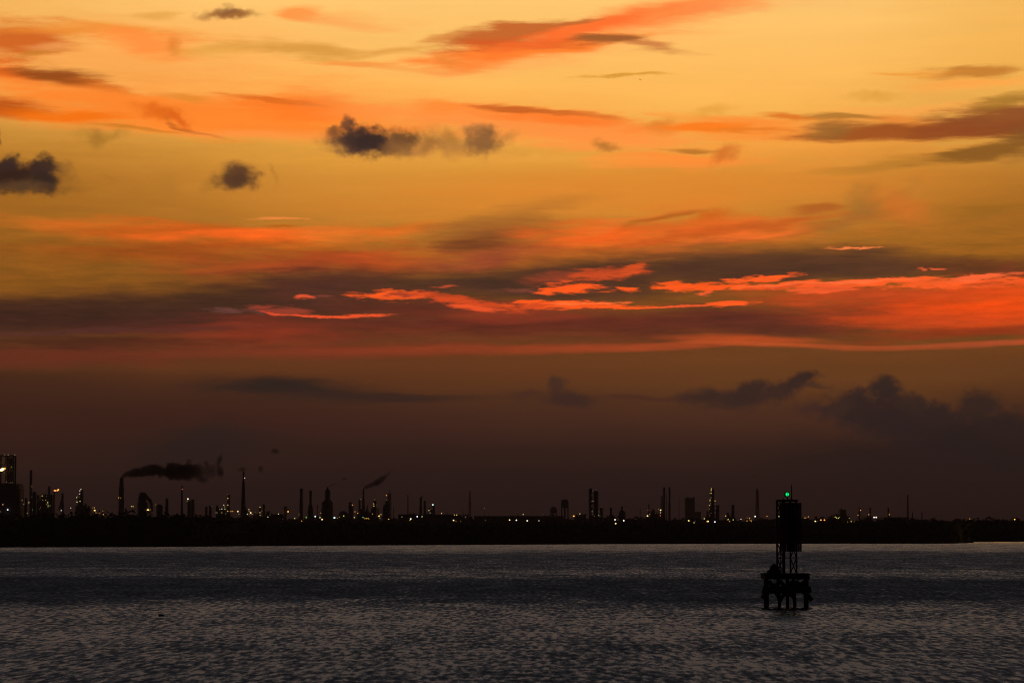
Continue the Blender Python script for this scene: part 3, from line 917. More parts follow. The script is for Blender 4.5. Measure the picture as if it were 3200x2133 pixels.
# ---- far left: big dark block with the open steel frame on top
b = block('boiler_house', 'building', 'big dark windowless block below the open steel frame', 'big dark block', 1, [(-60, 262, 582), (250, 295, 606), (285, 308, 660)], '40,876,m,2 108,948,v,3 2,976,k,1', depth=30)
D0 = DREF
fx0, fx1 = at(*T(1, -70, 0), D0).x, at(*T(1, 216, 0), D0).x
zb, zt = at(*T(1, 0, 578), D0).z, at(*T(1, 0, 196), D0).z
root = thing('drum_frame', ((fx0 + fx1) / 2, D0, zb), 'tall open steel frame with lit top deck standing on the dark block', 'steel frame')
m = MB()
def fxp(x): return at(*T(1, x, 0), D0).x - root.location.x
H = zt - zb
for x, wdt in ((-66, 1.2), (2, 1.3), (98, 1.3), (208, 1.3)):
    for y in (-5, 5): m.bar((fxp(x), y, .02), (fxp(x), y, H), wdt)
for f in (.36, .68): 
    for y in (-5, 5): m.bar((fxp(-66), y, H * f), (fxp(208), y, H * f), .7)
for y in (-5, 5):
    for i in range(4):
        m.bar((fxp(98), y, H * i / 4), (fxp(208), y, H * (i + 1) / 4), .5); m.bar((fxp(208), y, H * i / 4), (fxp(98), y, H * (i + 1) / 4), .5)
m.build('frame_steelwork', STEEL, root)
MB().box((fxp(-70), -6, H - .7), (fxp(216), 6, H + .7)).build('top_deck', STEEL, root)
q = MB()
q.lathe([(2.6, H * .03), (2.6, H * .86), (1.4, H * .93)], (fxp(153), 0, 0), 16); q.build('coke_drum', CLAD, root, True)
add_lamps(root, 1, D0 - 7, '66,181,m,1 115,181,k,1 208,181,m,1 160,350,k,1 60,430,a,1 91,562,k,1 152,568,k,0 175,568,k,0')
MARKS.append((22, 26, 'open steel frame'))

def flame(label, t, pts, D, tip):
    """A flare: tongues of burning gas blown to one side."""
    px, py = T(t, *tip); p0 = at(px, py, D)
    root = thing('flare_flame', p0, label, 'flame')
    FL = GLOW.setdefault('flame', glow('burning_gas', (1, .62, .22), 5.5)); FO = GLOW.setdefault('flame_o', glow('burning_gas_orange', (1, .32, .08), 2.2))
    for x, y, rx, ry, rot, c in pts:
        a = at(*T(t, x, y), D) - p0; s = TILE[t][2] * D / F
        m = MB(); m.ball((0, 0, 0), 1, 10, 8)
        m.v = [(v[0] * rx * s * (1 - .35 * v[0]), v[1] * ry * s, v[2] * ry * s * (1 - .3 * v[0])) for v in m.v]
        o = m.build('flame_tongue', FL if c else FO, root, True); o.location = a; o.rotation_euler = (0, -R(rot), 0)
flame('bright orange flare flame burning inside the open steel frame', 1, [(38, 384, 34, 17, 18, 1), (66, 372, 20, 13, 30, 0)], DREF - 12, (20, 395))
flame('pair of small orange flare tongues beside the slim flare pipe', 1, [(777, 680, 19, 9, 6, 0), (816, 670, 20, 10, 32, 0)], DREF, (759, 690))
column('stack', 'chimney', 'tall slim dark stack just right of the big dark block', 'slim stack by the block', 1, [(416, 449, 395), (413, 452, 760)], '446,624,a,1 444,770,w,0', cap='stack', group=GS, decks=1)
column('vessel', 'process vessel', 'round topped vessel touching the right side of the slim left stack', 'round topped vessel', 1, [(456, 508, 695)], '', group=GV, decks=2)
column('vessel', 'process vessel', 'lower vessel beside the round topped one near the slim left stack', 'lower left vessel', 1, [(512, 550, 740)], '558,800,k,1 558,823,k,2,1.8', group=GV, decks=2, D=2620)
column('vessel', 'process vessel', 'small squat vessel between the dark block and the slim left stack', 'small squat vessel', 1, [(350, 376, 780), (338, 384, 880)], '310,817,m,1 333,873,m,1', group=GV, decks=1)
block('process_unit', 'process unit', 'lamp covered process unit left of the twin flare tongues', 'lamp covered unit', 1, [(588, 752, 738), (560, 640, 800)], '590,755,y,2 600,812,y,1 640,815,y,1 668,848,k,2 653,870,y,1 675,890,k,2 700,893,k,1 673,913,y,1 568,913,a,1 558,943,w,0 650,760,w,0', depth=14, ribs=4)
column('stack', 'chimney', 'thin stack rising out of the lamp covered process unit', 'thin stack of the lit unit', 1, [(677, 704, 620), (670, 710, 736)], '', cap='stack', group=GS, decks=1, D=2592)
column('flare_pipe', 'flare', 'slim flare pipe under the twin orange tongues', 'slim flare pipe', 1, [(751, 767, 690)], '', cap='stack', decks=0, mat=STEEL)
column('stack', 'chimney', 'lone dark stack with slanting stay between flare tongues and lit tower', 'lone stack with stay', 1, [(861, 889, 715), (856, 894, 850)], '858,958,w,2', cap='stack', group=GS, decks=1)
m = MB(); r0 = bpy.data.objects[-1] if False else [o for o in COL.objects if o.get('label', '').startswith('lone dark stack')][0]
m.bar(tuple(at(*T(1, 866, 800), DREF) - r0.location), tuple(at(*T(1, 826, 960), DREF) - r0.location), 1.2); m.build('stay_duct', STEEL, r0)
column('lit_tower', 'process column', 'narrow tower with a string of white lamps left of the smoking chimney', 'white lamp tower', 1, [(1112, 1158, 665), (1085, 1170, 755), (1052, 1190, 900)],
       '1132,664,w,2 1117,684,w,2 1113,727,w,2 1085,757,w,0 1073,777,m,2 1093,777,m,0 1116,768,w,0 1120,830,m,2 1078,840,m,2,1.4 1112,893,m,2 1105,956,m,3,1.3', group=GC)
column('mast_pole', 'pole', 'small dark pole among amber lights left of the smoking chimney', 'small dark pole', 1, [(1451, 1459, 930)], '1440,965,a,1', cap='stack', decks=0, mat=STEEL)
column('smoking_chimney', 'chimney', 'broad tapering chimney trailing the long black smoke plume', 'smoking chimney', 2, [(113, 160, 500), (105, 163, 560), (94, 168, 640), (92, 172, 800)], '92,780,a,2 122,783,a,1', cap='stack', group=GS, decks=1)
column('reactor', 'process vessel', 'tall bell shaped vessel with curved downpipe right of smoking chimney', 'bell shaped vessel', 2, [(381, 459, 706), (366, 482, 780), (354, 502, 850)], '272,902,y,2 295,902,y,2 403,966,g,1 504,950,y,3,1.7 537,948,a,1', cap='slope', decks=2, group=GV)
r0 = [o for o in COL.objects if o.get('label', '').startswith('tall bell')][0]
m = MB(); pts = [(440, 720), (470, 745), (500, 790), (530, 815), (548, 860), (552, 960)]
pp = [at(*T(2, *p), DREF) - r0.location for p in pts]
for a, c in zip(pp, pp[1:]): m.bar(tuple(a), tuple(c + (c - a) * .12), 3.2, n=8)
m.build('transfer_pipe', CLAD, r0)
dome('dome_tank', 'tank', 'low rounded tank with an amber lamp right of the bell shaped vessel', 'low rounded tank', 2, 620, 714, 870, '610,878,a,1')
column('stack', 'chimney', 'short stub stack between the low rounded tank and red lamp mast', 'short stub stack', 2, [(750, 786, 790), (744, 790, 900)], '', cap='stack', decks=1, group=GS)
mast('flare_mast', 'mast', 'slim mast with a red lamp near its tip', 'red lamp mast', 2, 980, 615, 9, 40, DREF, '983,662,r,2', pole=(16, 640), group=GM)
column('vessel', 'process vessel', 'left of two joined vessels, white lamp on its top', 'left joined vessel', 2, [(1056, 1104, 815)], '1063,797,w,3 1053,824,y,1', group=GV)
column('vessel', 'process vessel', 'right of the two joined vessels, without a lamp on top', 'right joined vessel', 2, [(1110, 1149, 805), (1104, 1156, 900)], '', group=GV, D=2606)
column('vessel', 'process vessel', 'left stub vessel of a plain pair before the lit terrace unit', 'left stub vessel', 2, [(1306, 1338, 900)], '', group=GV, decks=1)
column('vessel', 'process vessel', 'right stub vessel of a plain pair before the lit terrace unit', 'right stub vessel', 2, [(1357, 1393, 890)], '1390,902,w,0', group=GV, decks=1)
block('process_unit', 'process unit', 'terrace of lamps left of the yellow lamp column', 'lit terrace unit', 2, [(1466, 1512, 905), (1530, 1600, 930), (1500, 1660, 1000)], '1500,907,y,0 1508,943,y,1 1537,938,w,2 1564,883,w,2 1577,907,m,1 1580,940,y,2 1457,990,w,1 1475,990,w,0 1537,990,y,1,1.5 1594,1008,k,1', depth=14, ribs=3)
column('lit_tower', 'process column', 'slender column with three yellow lamps right of the lamp terrace', 'yellow lamp column', 2, [(1624, 1650, 735), (1612, 1652, 820)], '1622,790,y,2 1622,883,y,2 1620,968,m,2 1622,730,w,0', group=GC, decks=2)
mast('flare_stack', 'flare', 'tallest needle stack, white lamp near its top, faint puff above', 'tall needle stack', 3, 272, 560, 26, 82, DREF, '289,505,w,2', pole=(27, 410), group=GM)
column('vessel', 'process vessel', 'small lit vessel with stacked yellow lamps right of tall needle stack', 'stacked yellow lamp vessel', 3, [(490, 520, 905)], '504,912,y,2 503,988,y,2 503,1026,y,2', group=GV, decks=1)
column('stack', 'chimney', 'stub stack with a red lamp beside the stacked yellow lamps', 'red lamp stub stack', 3, [(542, 570, 870), (536, 576, 960)], '530,967,r,1', cap='stack', decks=1, group=GS)
column('vessel', 'process vessel', 'squat flat topped drum alone before the pair of tall stacks', 'squat flat topped drum', 3, [(838, 886, 905), (844, 880, 960)], '897,975,a,3', cap='stack', decks=0, group=GV)
column('stack', 'chimney', 'straight tall stack left of the bottle shaped one', 'straight tall stack', 3, [(1063, 1101, 652), (1056, 1104, 800)], '1051,1016,a,1', cap='stack', group=GS, decks=1)
column('stack', 'chimney', 'bottle shaped stack with narrow neck and wide foot', 'bottle shaped stack', 3, [(1195, 1229, 680), (1182, 1240, 880), (1172, 1250, 925)], '', cap='stack', group=GS, decks=0)
column('mast_pole', 'pole', 'thin short pole between bottle shaped stack and shouldered tower', 'thin short pole', 3, [(1300, 1312, 880)], '', cap='stack', decks=0, mat=STEEL)
column('shouldered_tower', 'process column', 'wide shouldered tower with four yellow lamps and a smoking tip', 'wide shouldered tower', 3, [(1444, 1456, 632), (1413, 1488, 680), (1368, 1526, 845), (1362, 1530, 930)], '1417,849,y,2 1459,849,y,2 1507,880,y,2 1425,946,y,1 1459,946,y,1 1416,963,y,0', cap='stack', decks=1)
dome('dome_tank', 'tank', 'wide low dome right of the wide shouldered tower', 'wide low dome', 3, 1602, 1740, 965, '1676,1035,k,2 1618,1051,y,1')
column('vessel', 'process vessel', 'rounded vessel with orange lamp between wide dome and smoking thin stack', 'orange lamp vessel', 4, [(181, 219, 840), (174, 244, 900)], '231,882,o,2', group=GV, decks=1)
column('vessel', 'process vessel', 'narrow vessel touching the left side of the thin smoking stack', 'narrow vessel', 4, [(319, 343, 805)], '340,803,w,0 352,798,w,0', group=GV, decks=1, D=2612)
column('smoking_stack', 'chimney', 'thin stack with a short curl of smoke drifting up right', 'thin smoking stack', 4, [(376, 397, 650), (368, 402, 800), (364, 408, 900)], '', cap='stack', group=GS, decks=1)
dome('dome_tank', 'tank', 'dark humped tank at the foot of the thin smoking stack', 'dark humped tank', 4, 286, 410, 935, '265,976,a,2 304,998,a,2 303,973,w,0', D=2585)
r0 = thing('crane', at(*T(4, 420, 1010), 2580), 'small crane boom slanting up right of the thin smoking stack', 'crane')
m = MB(); z0 = -r0.location.z
m.box((-2, -2, z0), (2, 2, 2.5)); m.build('cab', STEEL, r0)
m = MB(); m.bar((0, 0, 2.5), tuple(at(*T(4, 448, 885), 2580) - r0.location), .9); m.build('boom', STEEL, r0)
column('lit_tower', 'process column', 'slim column with four amber lamps right of the thin smoking stack', 'amber lamp column', 4, [(533, 563, 812), (508, 566, 890), (490, 570, 930)], '544,808,a,1 526,865,a,2 530,895,y,2 526,946,a,2 512,1007,a,2 530,1007,a,2 571,887,w,0', group=GC, decks=2)
column('vessel', 'process vessel', 'tiny stub vessel between amber lamp column and stepped tower', 'tiny stub vessel', 4, [(580, 598, 935)], '', group=GV, decks=0)
column('stepped_tower', 'process column', 'stepped dark tower with one amber lamp before a paler spire', 'stepped tower', 4, [(690, 742, 822), (658, 758, 882), (650, 764, 930)], '707,748,a,2 708,813,w,0', decks=2)
mast('spire_tower', 'mast', 'paler needle topped tower standing behind the stepped tower', 'paler spire', 4, 748, 722, 42, 50, 5200, '', pole=(9, 676), group=GM, panels=10)
column('mast_pole', 'pole', 'very thin pole right of the stepped tower', 'very thin pole', 4, [(802, 811, 910)], '', cap='stack', decks=0, mat=STEEL, D=4200)
mast('radio_mast', 'mast', 'faint hairline mast left of the two dark capsule stacks', 'faint hairline mast', 4, 1007, 740, 8, 16, 8200, '', group=GM)
block('storage_shed', 'building', 'long low flat roofed shed below the two capsule stacks', 'long low shed', 4, [(882, 1730, 1017), (900, 1130, 1012)], '', D=2480, depth=40)
column('stack', 'chimney', 'taller of two capsule stacks, needle rod at its top', 'taller capsule stack', 4, [(1199, 1206, 752), (1171, 1202, 775), (1166, 1205, 900)], '', cap='stack', group=GS, decks=1)
column('stack', 'chimney', 'shorter round topped capsule stack right of the needle rodded one', 'shorter capsule stack', 4, [(1226, 1257, 822)], '', cap='dome', group=GS, decks=1)
column('lit_tower', 'process column', 'short column with a pale cyan lamp right of the capsule stacks', 'pale cyan lamp column', 4, [(1352, 1386, 886)], '1356,879,c,3', group=GC, decks=1)
block('process_unit', 'process unit', 'low lit platform touching the pale cyan lamp column', 'low lit platform', 4, [(1296, 1346, 945)], '1301,958,m,2 1322,938,w,0 1297,995,w,1 1317,992,w,1', depth=8, ribs=2)
mast('radio_mast', 'mast', 'faint tall mast with a mid height platform near picture middle', 'faint platform mast', 5, 396, 487, 16, 62, 7600, '', group=GM, platform=(64, 705))
column('mast_pole', 'pole', 'faint short pole left of the platform mast', 'faint short pole', 5, [(272, 284, 840)], '', cap='stack', decks=0, mat=STEEL, D=7000)
block('storage_shed', 'building', 'very long flat roofed building under the water tower', 'very long building', 5, [(480, 2090, 938), (40, 250, 918)], '', D=2560, depth=40)
# spherical tank and water tower
px, py = T(5, 1915, 830); Ds = 4200
c = at(px, py, Ds); r = 64 * .17219 * Ds / F
root = thing('sphere_tank', (c.x, Ds, 0), 'faint round ball tank left of the water tower', 'tank')
MB().ball((0, 0, c.z), r, 24, 16).build('ball_shell', CLAD, root, True)
for k in range(8):
    a = k * math.pi / 4 + .2
    MB().bar((r * .96 * math.cos(a), r * .96 * math.sin(a), 0), (r * .96 * math.cos(a), r * .96 * math.sin(a), c.z), .6, n=6).build('leg', STEEL, root)
MARKS.append((px, 11, 'round ball tank'))
px, py = T(5, 2120, 700); Ds = 3600
c = at(px, py, Ds); s = .17219 * Ds / F
ztop, zbot = at(px, T(5, 0, 632)[1], Ds).z, at(px, T(5, 0, 768)[1], Ds).z
root = thing('water_tower', (c.x, Ds, 0), 'water tower with drum tank on thin legs', 'water tower')
r = 70 * s
MB().lathe([(r * .2, zbot - 2.5), (r * .7, zbot - 1), (r, zbot + 1), (r, ztop - r * .42), (r * .8, ztop - r * .16), (r * .45, ztop - r * .04), (.3, ztop)], n=24).build('drum', CLAD, root, True)
MB().ring((0, 0, zbot + .8), r, r + .9, 0, .3, 24).build('walkway', STEEL, root)
for k in range(6):
    a = k * math.pi / 3 + .35
    MB().bar((r * 1.0 * math.cos(a), r * 1.0 * math.sin(a), 0), (r * .93 * math.cos(a), r * .93 * math.sin(a), zbot + 1), 1.0, n=6).build('leg', STEEL, root)
MB().lathe([(1.0, 0), (1.0, zbot)], n=12).build('riser_pipe', STEEL, root, True)
MARKS.append((px, 12, 'water tower'))
# low jumble between the stacks
block('pipe_rack', 'pipe rack', 'low dark pipe rack at the right foot of the white lamp tower', None, 1, [(1188, 1262, 915), (1196, 1216, 880)], '', depth=8, ribs=3)
block('pipe_rack', 'pipe rack', 'low dark pipe rack at the right foot of the tall needle stack', None, 3, [(282, 332, 962), (296, 312, 940)], '', depth=8, ribs=2)
block('pipe_rack', 'pipe rack', 'low dark shed right of the red lamp stub stack', None, 3, [(590, 836, 1012), (600, 640, 980)], '', depth=12, ribs=4)
block('pipe_rack', 'pipe rack', 'low dark pipe rack between the crane boom and amber lamp column', None, 4, [(428, 492, 992), (440, 456, 965)], '', depth=8, ribs=3)
# ---- twin columns and on to the right
column('twin_column', 'process column', 'left and taller of two tall columns joined by a lit stair', 'left tall column', 6, [(528, 584, 432)], '592,480,w,0 580,560,w,0 570,673,k,0 598,662,k,1', decks=3, group='pair of tall joined columns')
column('twin_column', 'process column', 'right and rounder of two tall columns joined by a lit stair', 'right tall column', 6, [(612, 690, 475)], '643,466,w,0', decks=3, group='pair of tall joined columns', D=2606)
root = thing('stair_tower', at(*T(6, 597, 0), DREF) * 1, 'open lit stair tower between the two tall joined columns', 'stair tower')
root.location.z = 0
hh = at(*T(6, 597, 500), DREF).z; m = lattice(MB(), sq(1.6, .785), sq(1.6, .785), 0, hh, 14, .25, .18)
m.build('stair_steelwork', STEEL, root)
MB().box((-2.6, -1.2, at(*T(6, 0, 712), DREF).z), (2.0, 1.2, at(*T(6, 0, 694), DREF).z)).build('bridge_deck', STEEL, root)
add_lamps(root, 6, DREF - 3, '583,855,k,1 623,937,k,1 585,900,w,0 575,760,w,0')
column('vessel', 'process vessel', 'round topped vessel at the right foot of the tall joined columns', 'vessel right of tall columns', 6, [(722, 776, 777)], '750,770,w,0 706,857,w,0 700,925,w,1 727,940,w,0', group=GV, decks=1)
column('vessel', 'process vessel', 'double pipe stub between the tall joined columns and cupola dome', 'double pipe stub', 6, [(906, 944, 787), (896, 956, 910)], '', group=GV, cap='stack', decks=0)
dome('dome_tank', 'tank', 'domed tank crowned by a cupola', 'cupola dome', 6, 1062, 1192, 832, '', cup=(1106, 1140, 760))
column('mast_pole', 'pole', 'faint thin pole right of the cupola dome', 'faint thin pole', 6, [(1448, 1461, 805)], '', cap='stack', decks=0, mat=STEEL, D=5200)
column('stack', 'chimney', 'short thin stack with a tiny red light left of twin slim stacks', 'short thin stack', 6, [(1602, 1621, 725), (1594, 1626, 860)], '1595,832,r,1', cap='stack', group=GS, decks=0)
block('process_unit', 'process unit', 'dark lumpy unit with white and red lamps under the twin slim stacks', 'dark lumpy unit', 6, [(1642, 1900, 905), (1650, 1715, 850), (1668, 1700, 828)], '1788,812,a,1 1826,830,m,3 1824,877,m,2 1821,930,r,2 1627,905,m,1', depth=20, ribs=3)
column('stack', 'chimney', 'left of the twin slim tall stacks', 'left twin stack', 6, [(1875, 1905, 415), (1870, 1906, 700)], '', cap='stack', group='pair of twin slim stacks', decks=1)
column('stack', 'chimney', 'right of the twin slim tall stacks', 'right twin stack', 6, [(1971, 2000, 415), (1966, 2003, 700)], '', cap='stack', group='pair of twin slim stacks', decks=1)
column('stack', 'chimney', 'faint thin pipe between the twin slim stacks', 'pipe between twin stacks', 6, [(1923, 1935, 530)], '', cap='stack', decks=0, D=6200, mat=STEEL)
mast('derrick', 'mast', 'faint leaning sided derrick left of the twin slim stacks', 'faint derrick', 6, 1848, 570, 26, 70, 6600, '', group=GM)
column('mast_pole', 'pole', 'tall thin pole right of the twin slim stacks', 'tall thin pole', 7, [(124, 133, 608)], '', cap='stack', decks=0, mat=STEEL, D=4600)
block('cooling_unit', 'process unit', 'tall ribbed square unit left of the amber string tower', 'tall ribbed unit', 7, [(234, 402, 612), (262, 288, 600), (384, 403, 600), (236, 520, 862)], '', D=5000, depth=24, ribs=6)
column('lit_tower', 'process column', 'tall tower with a climbing string of amber lamps', 'amber string tower', 7, [(702, 764, 447), (692, 766, 520), (668, 772, 650)],
       '714,441,y,2 709,475,m,2 711,525,y,2 688,525,a,1 707,604,m,1 690,645,y,2 687,672,y,1 700,710,a,1 682,744,m,2 677,806,a,1 684,930,r,1 708,885,w,0', group=GC)
column('vessel', 'process vessel', 'squarish vessel at the right foot of the amber string tower', 'vessel by amber string', 7, [(792, 858, 740)], '782,662,a,2 783,717,w,0 790,868,w,0 797,797,w,0', group=GV, cap='stack', decks=1)
column('vessel', 'process vessel', 'low stub at the left foot of the amber string tower', 'stub by amber string', 7, [(626, 660, 850), (612, 668, 930)], '', group=GV, cap='stack', decks=0)
column('vessel', 'process vessel', 'low blocky vessel left of the lone thick stack', 'low blocky vessel', 7, [(986, 1030, 880), (978, 1062, 930)], '975,935,y,2', group=GV, cap='stack', decks=0)
column('stack', 'chimney', 'lone thick short stack between amber string tower and tall derrick', 'lone thick stack', 7, [(1081, 1127, 735), (1076, 1130, 860)], '', cap='stack', group=GS, decks=1)
mast('flare_derrick', 'mast', 'tall tapering derrick just left of the channel beacon', 'tall tapering derrick', 7, 1547, 468, 36, 96, 5200, '', pole=(16, 428), panels=18, group=GM)
block('process_unit', 'process unit', 'stepped dark unit with yellow lamps right of the channel beacon', 'stepped lamp unit', 8, [(295, 505, 545), (350, 480, 525), (412, 472, 478)], '370,553,y,2 385,562,k,2 404,565,k,2 413,556,k,1 356,565,y,1 357,584,k,2 345,584,w,0 357,606,y,2 394,607,y,2 397,585,w,0', D=3000, depth=26, ribs=5)
column('stack', 'chimney', 'first short stack right of the stepped lamp unit, two amber lamps', 'two amber lamp stack', 8, [(618, 633, 457), (611, 634, 500)], '636,482,a,2 609,533,a,2', cap='stack', group=GS, decks=0)
column('stack', 'chimney', 'short stack with one amber lamp at its left foot', 'left foot lamp stack', 8, [(729, 745, 456)], '723,527,a,2', cap='stack', group=GS, decks=0)
column('stack', 'chimney', 'short stack with one amber lamp at its right foot', 'right foot lamp stack', 8, [(919, 935, 456)], '940,527,a,2', cap='stack', group=GS, decks=0)
mast('radio_mast', 'mast', 'tall lone tapering mast far right of the channel beacon', 'tall right mast', 8, 1131, 318, 8, 28, 5600, '', pole=(7, 316), panels=20, group=GM)
column('stack', 'chimney', 'left of two tiny faint stubs right of the tall lone mast', 'left faint stub', 8, [(1175, 1187, 502)], '', cap='stack', decks=0, D=3600)
column('stack', 'chimney', 'right of two tiny faint stubs right of the tall lone mast', 'right faint stub', 8, [(1275, 1287, 504)], '', cap='stack', decks=0, D=3600)
block('storage_shed', 'building', 'long low building at the foot of the tall lone mast', 'long right building', 8, [(850, 1115, 556), (670, 735, 552)], '', D=2700, depth=40)

# ------------------------------------------------------------------ free-standing yard lights
YARD = {
 1: '405,848,y,2 310,938,a,2 363,936,a,1 445,952,g,3,1.5 383,998,k,1 992,923,m,2 1258,921,a,2 1300,921,a,1 1323,921,a,2 1327,958,y,3,1.4 1337,990,a,1 1357,993,a,1 1392,993,a,1 1448,1015,a,2',
 2: '1647,971,a,2 1667,971,a,2 1690,971,a,2 1763,972,m,3 1777,1008,k,1',
 3: '327,1010,w,2 350,945,m,2 352,968,y,1 374,990,m,3 362,1012,a,1 393,1012,w,1 438,983,w,0 615,1050,m,2 645,1025,w,0 763,1008,k,2 990,1070,k,2 1088,1105,a,2 825,1075,w,0 1151,1056,g,2 1278,1043,c,3 1343,1058,k,2,1.3 1355,995,k,1 1373,1085,m,3 1546,1061,c,3,1.4 1586,1068,m,1',
 4: '257,1057,k,2 379,1055,g,2 405,1070,a,2 428,1070,a,2 449,1070,a,2 461,1076,a,1 603,1037,y,3 630,1015,y,2 613,1066,k,1 738,1080,y,2 923,1048,k,1 1047,1076,w,3 1036,1095,a,2 1138,1044,v,3 1205,1045,k,2 1478,999,m,2',
 5: '117,916,y,2 158,918,y,2 101,1015,m,3 145,1031,a,1 228,1033,a,1 321,952,m,1 660,800,a,1 677,1013,k,1 1117,1008,m,3 1241,1012,w,3 1436,1023,w,3 1650,1022,w,2 1364,907,m,2 1720,908,w,0 2280,937,a,3 2296,938,o,2',
 6: '360,897,m,2 998,1003,w,3 1010,1073,m,3 1157,1020,w,3 1587,934,m,3 1607,935,a,1 1625,1073,r,0',
 7: '302,1021,y,3 315,1027,k,1 400,1058,y,2 418,1028,w,0 585,986,k,2 641,1033,a,3 656,1033,m,3 777,1042,v,3 1002,1003,y,1 1021,998,k,2 1043,1031,o,2 1110,1005,k,2 1207,1005,w,0 1251,994,w,2 1363,973,a,1 1408,973,a,2 1404,1003,y,1 1433,1020,a,2 1362,1024,a,2 1439,1035,y,1 1508,944,w,3 1724,941,o,2 1939,945,k,2',
 8: '52,562,a,2 63,560,a,1 87,550,a,2 160,597,m,3 166,602,a,1 183,597,k,2 218,584,o,3 256,584,o,3 517,565,k,1 502,604,k,1 538,600,y,2 570,602,a,1 611,585,r,0 778,556,v,3 800,556,w,3 1782,572,a,2 2254,578,a,3'}
CN = {'w': 'white', 'y': 'yellow', 'a': 'amber', 'o': 'orange', 'g': 'green', 'r': 'red', 'c': 'cyan white', 'v': 'violet white', 'k': 'lime yellow', 'm': 'warm white'}
SN = {0: 'very dim', 1: 'small', 2: 'clear', 3: 'bright'}
free = []
for t, txt in YARD.items():
    for l in txt.split():
        p = l.split(','); px, py = T(t, float(p[0]), float(p[1]))
        near_m = min(MARKS, key=lambda k: max(0, abs(k[0] - px) - k[1]) + .02 * abs(k[0] - px))
        off = px - near_m[0]
        rel = 'below' if abs(off) <= near_m[1] * .7 else ('left of' if off < 0 else 'right of')
        free.append(dict(px=px, py=py, c=p[2], s=int(p[3]), st=float(p[4]) if len(p) > 4 else 1.0, near=near_m[2], rel=rel, off=abs(off) if rel != 'below' else off))
ORD = ['first', 'second', 'third', 'fourth', 'fifth', 'sixth', 'seventh', 'eighth', 'ninth', 'tenth']
for f in free:
    f['key'] = (f['s'], f['c'], f['near'], f['rel'])
for f in free:
    same = sorted([g for g in free if g['key'] == f['key']], key=lambda g: g['off'])
    base = f"{SN[f['s']]} {CN[f['c']]} yard light {f['rel']} the {f['near']}"
    if len(same) > 1:
        i = same.index(f)
        how = 'counted from the left' if f['rel'] == 'below' else 'counted outwards from it'
        base = f"{SN[f['s']]} {CN[f['c']]} yard light {f['rel']} the {f['near']}, {ORD[i]} {how}"
    f['label'] = base
for f in free:
    D = 2250.0 if f['py'] > 1600 else 3000.0
    p = at(f['px'], f['py'], D)
    root = thing('yard_light', (p.x, D, 0), f['label'], 'yard light', 'yard lights along the refinery')
    r = {0: 1.1, 1: 1.2, 2: 1.55, 3: 2.2}[f['s']] * D / F
    MB().lathe([(.16, 0), (.10, p.z + .1)], n=6).build('light_pole', STEEL, root)
    m = MB(); m.ball((0, -.4, p.z), r, 8, 6, (f['st'], .7, .9)); m.build('lamp', lampmat(f['c'], f['s']), root)
# ------------------------------------------------------------------ smoke
def volume_mat(name):
    m = bpy.data.materials.new(name); m.use_nodes = True
    nt = m.node_tree; nt.nodes.clear()
    pv = nt.nodes.new('ShaderNodeVolumePrincipled'); o = nt.nodes.new('ShaderNodeOutputMaterial')
    nt.links.new(pv.outputs[0], o.inputs['Volume'])
    return m, nt, pv

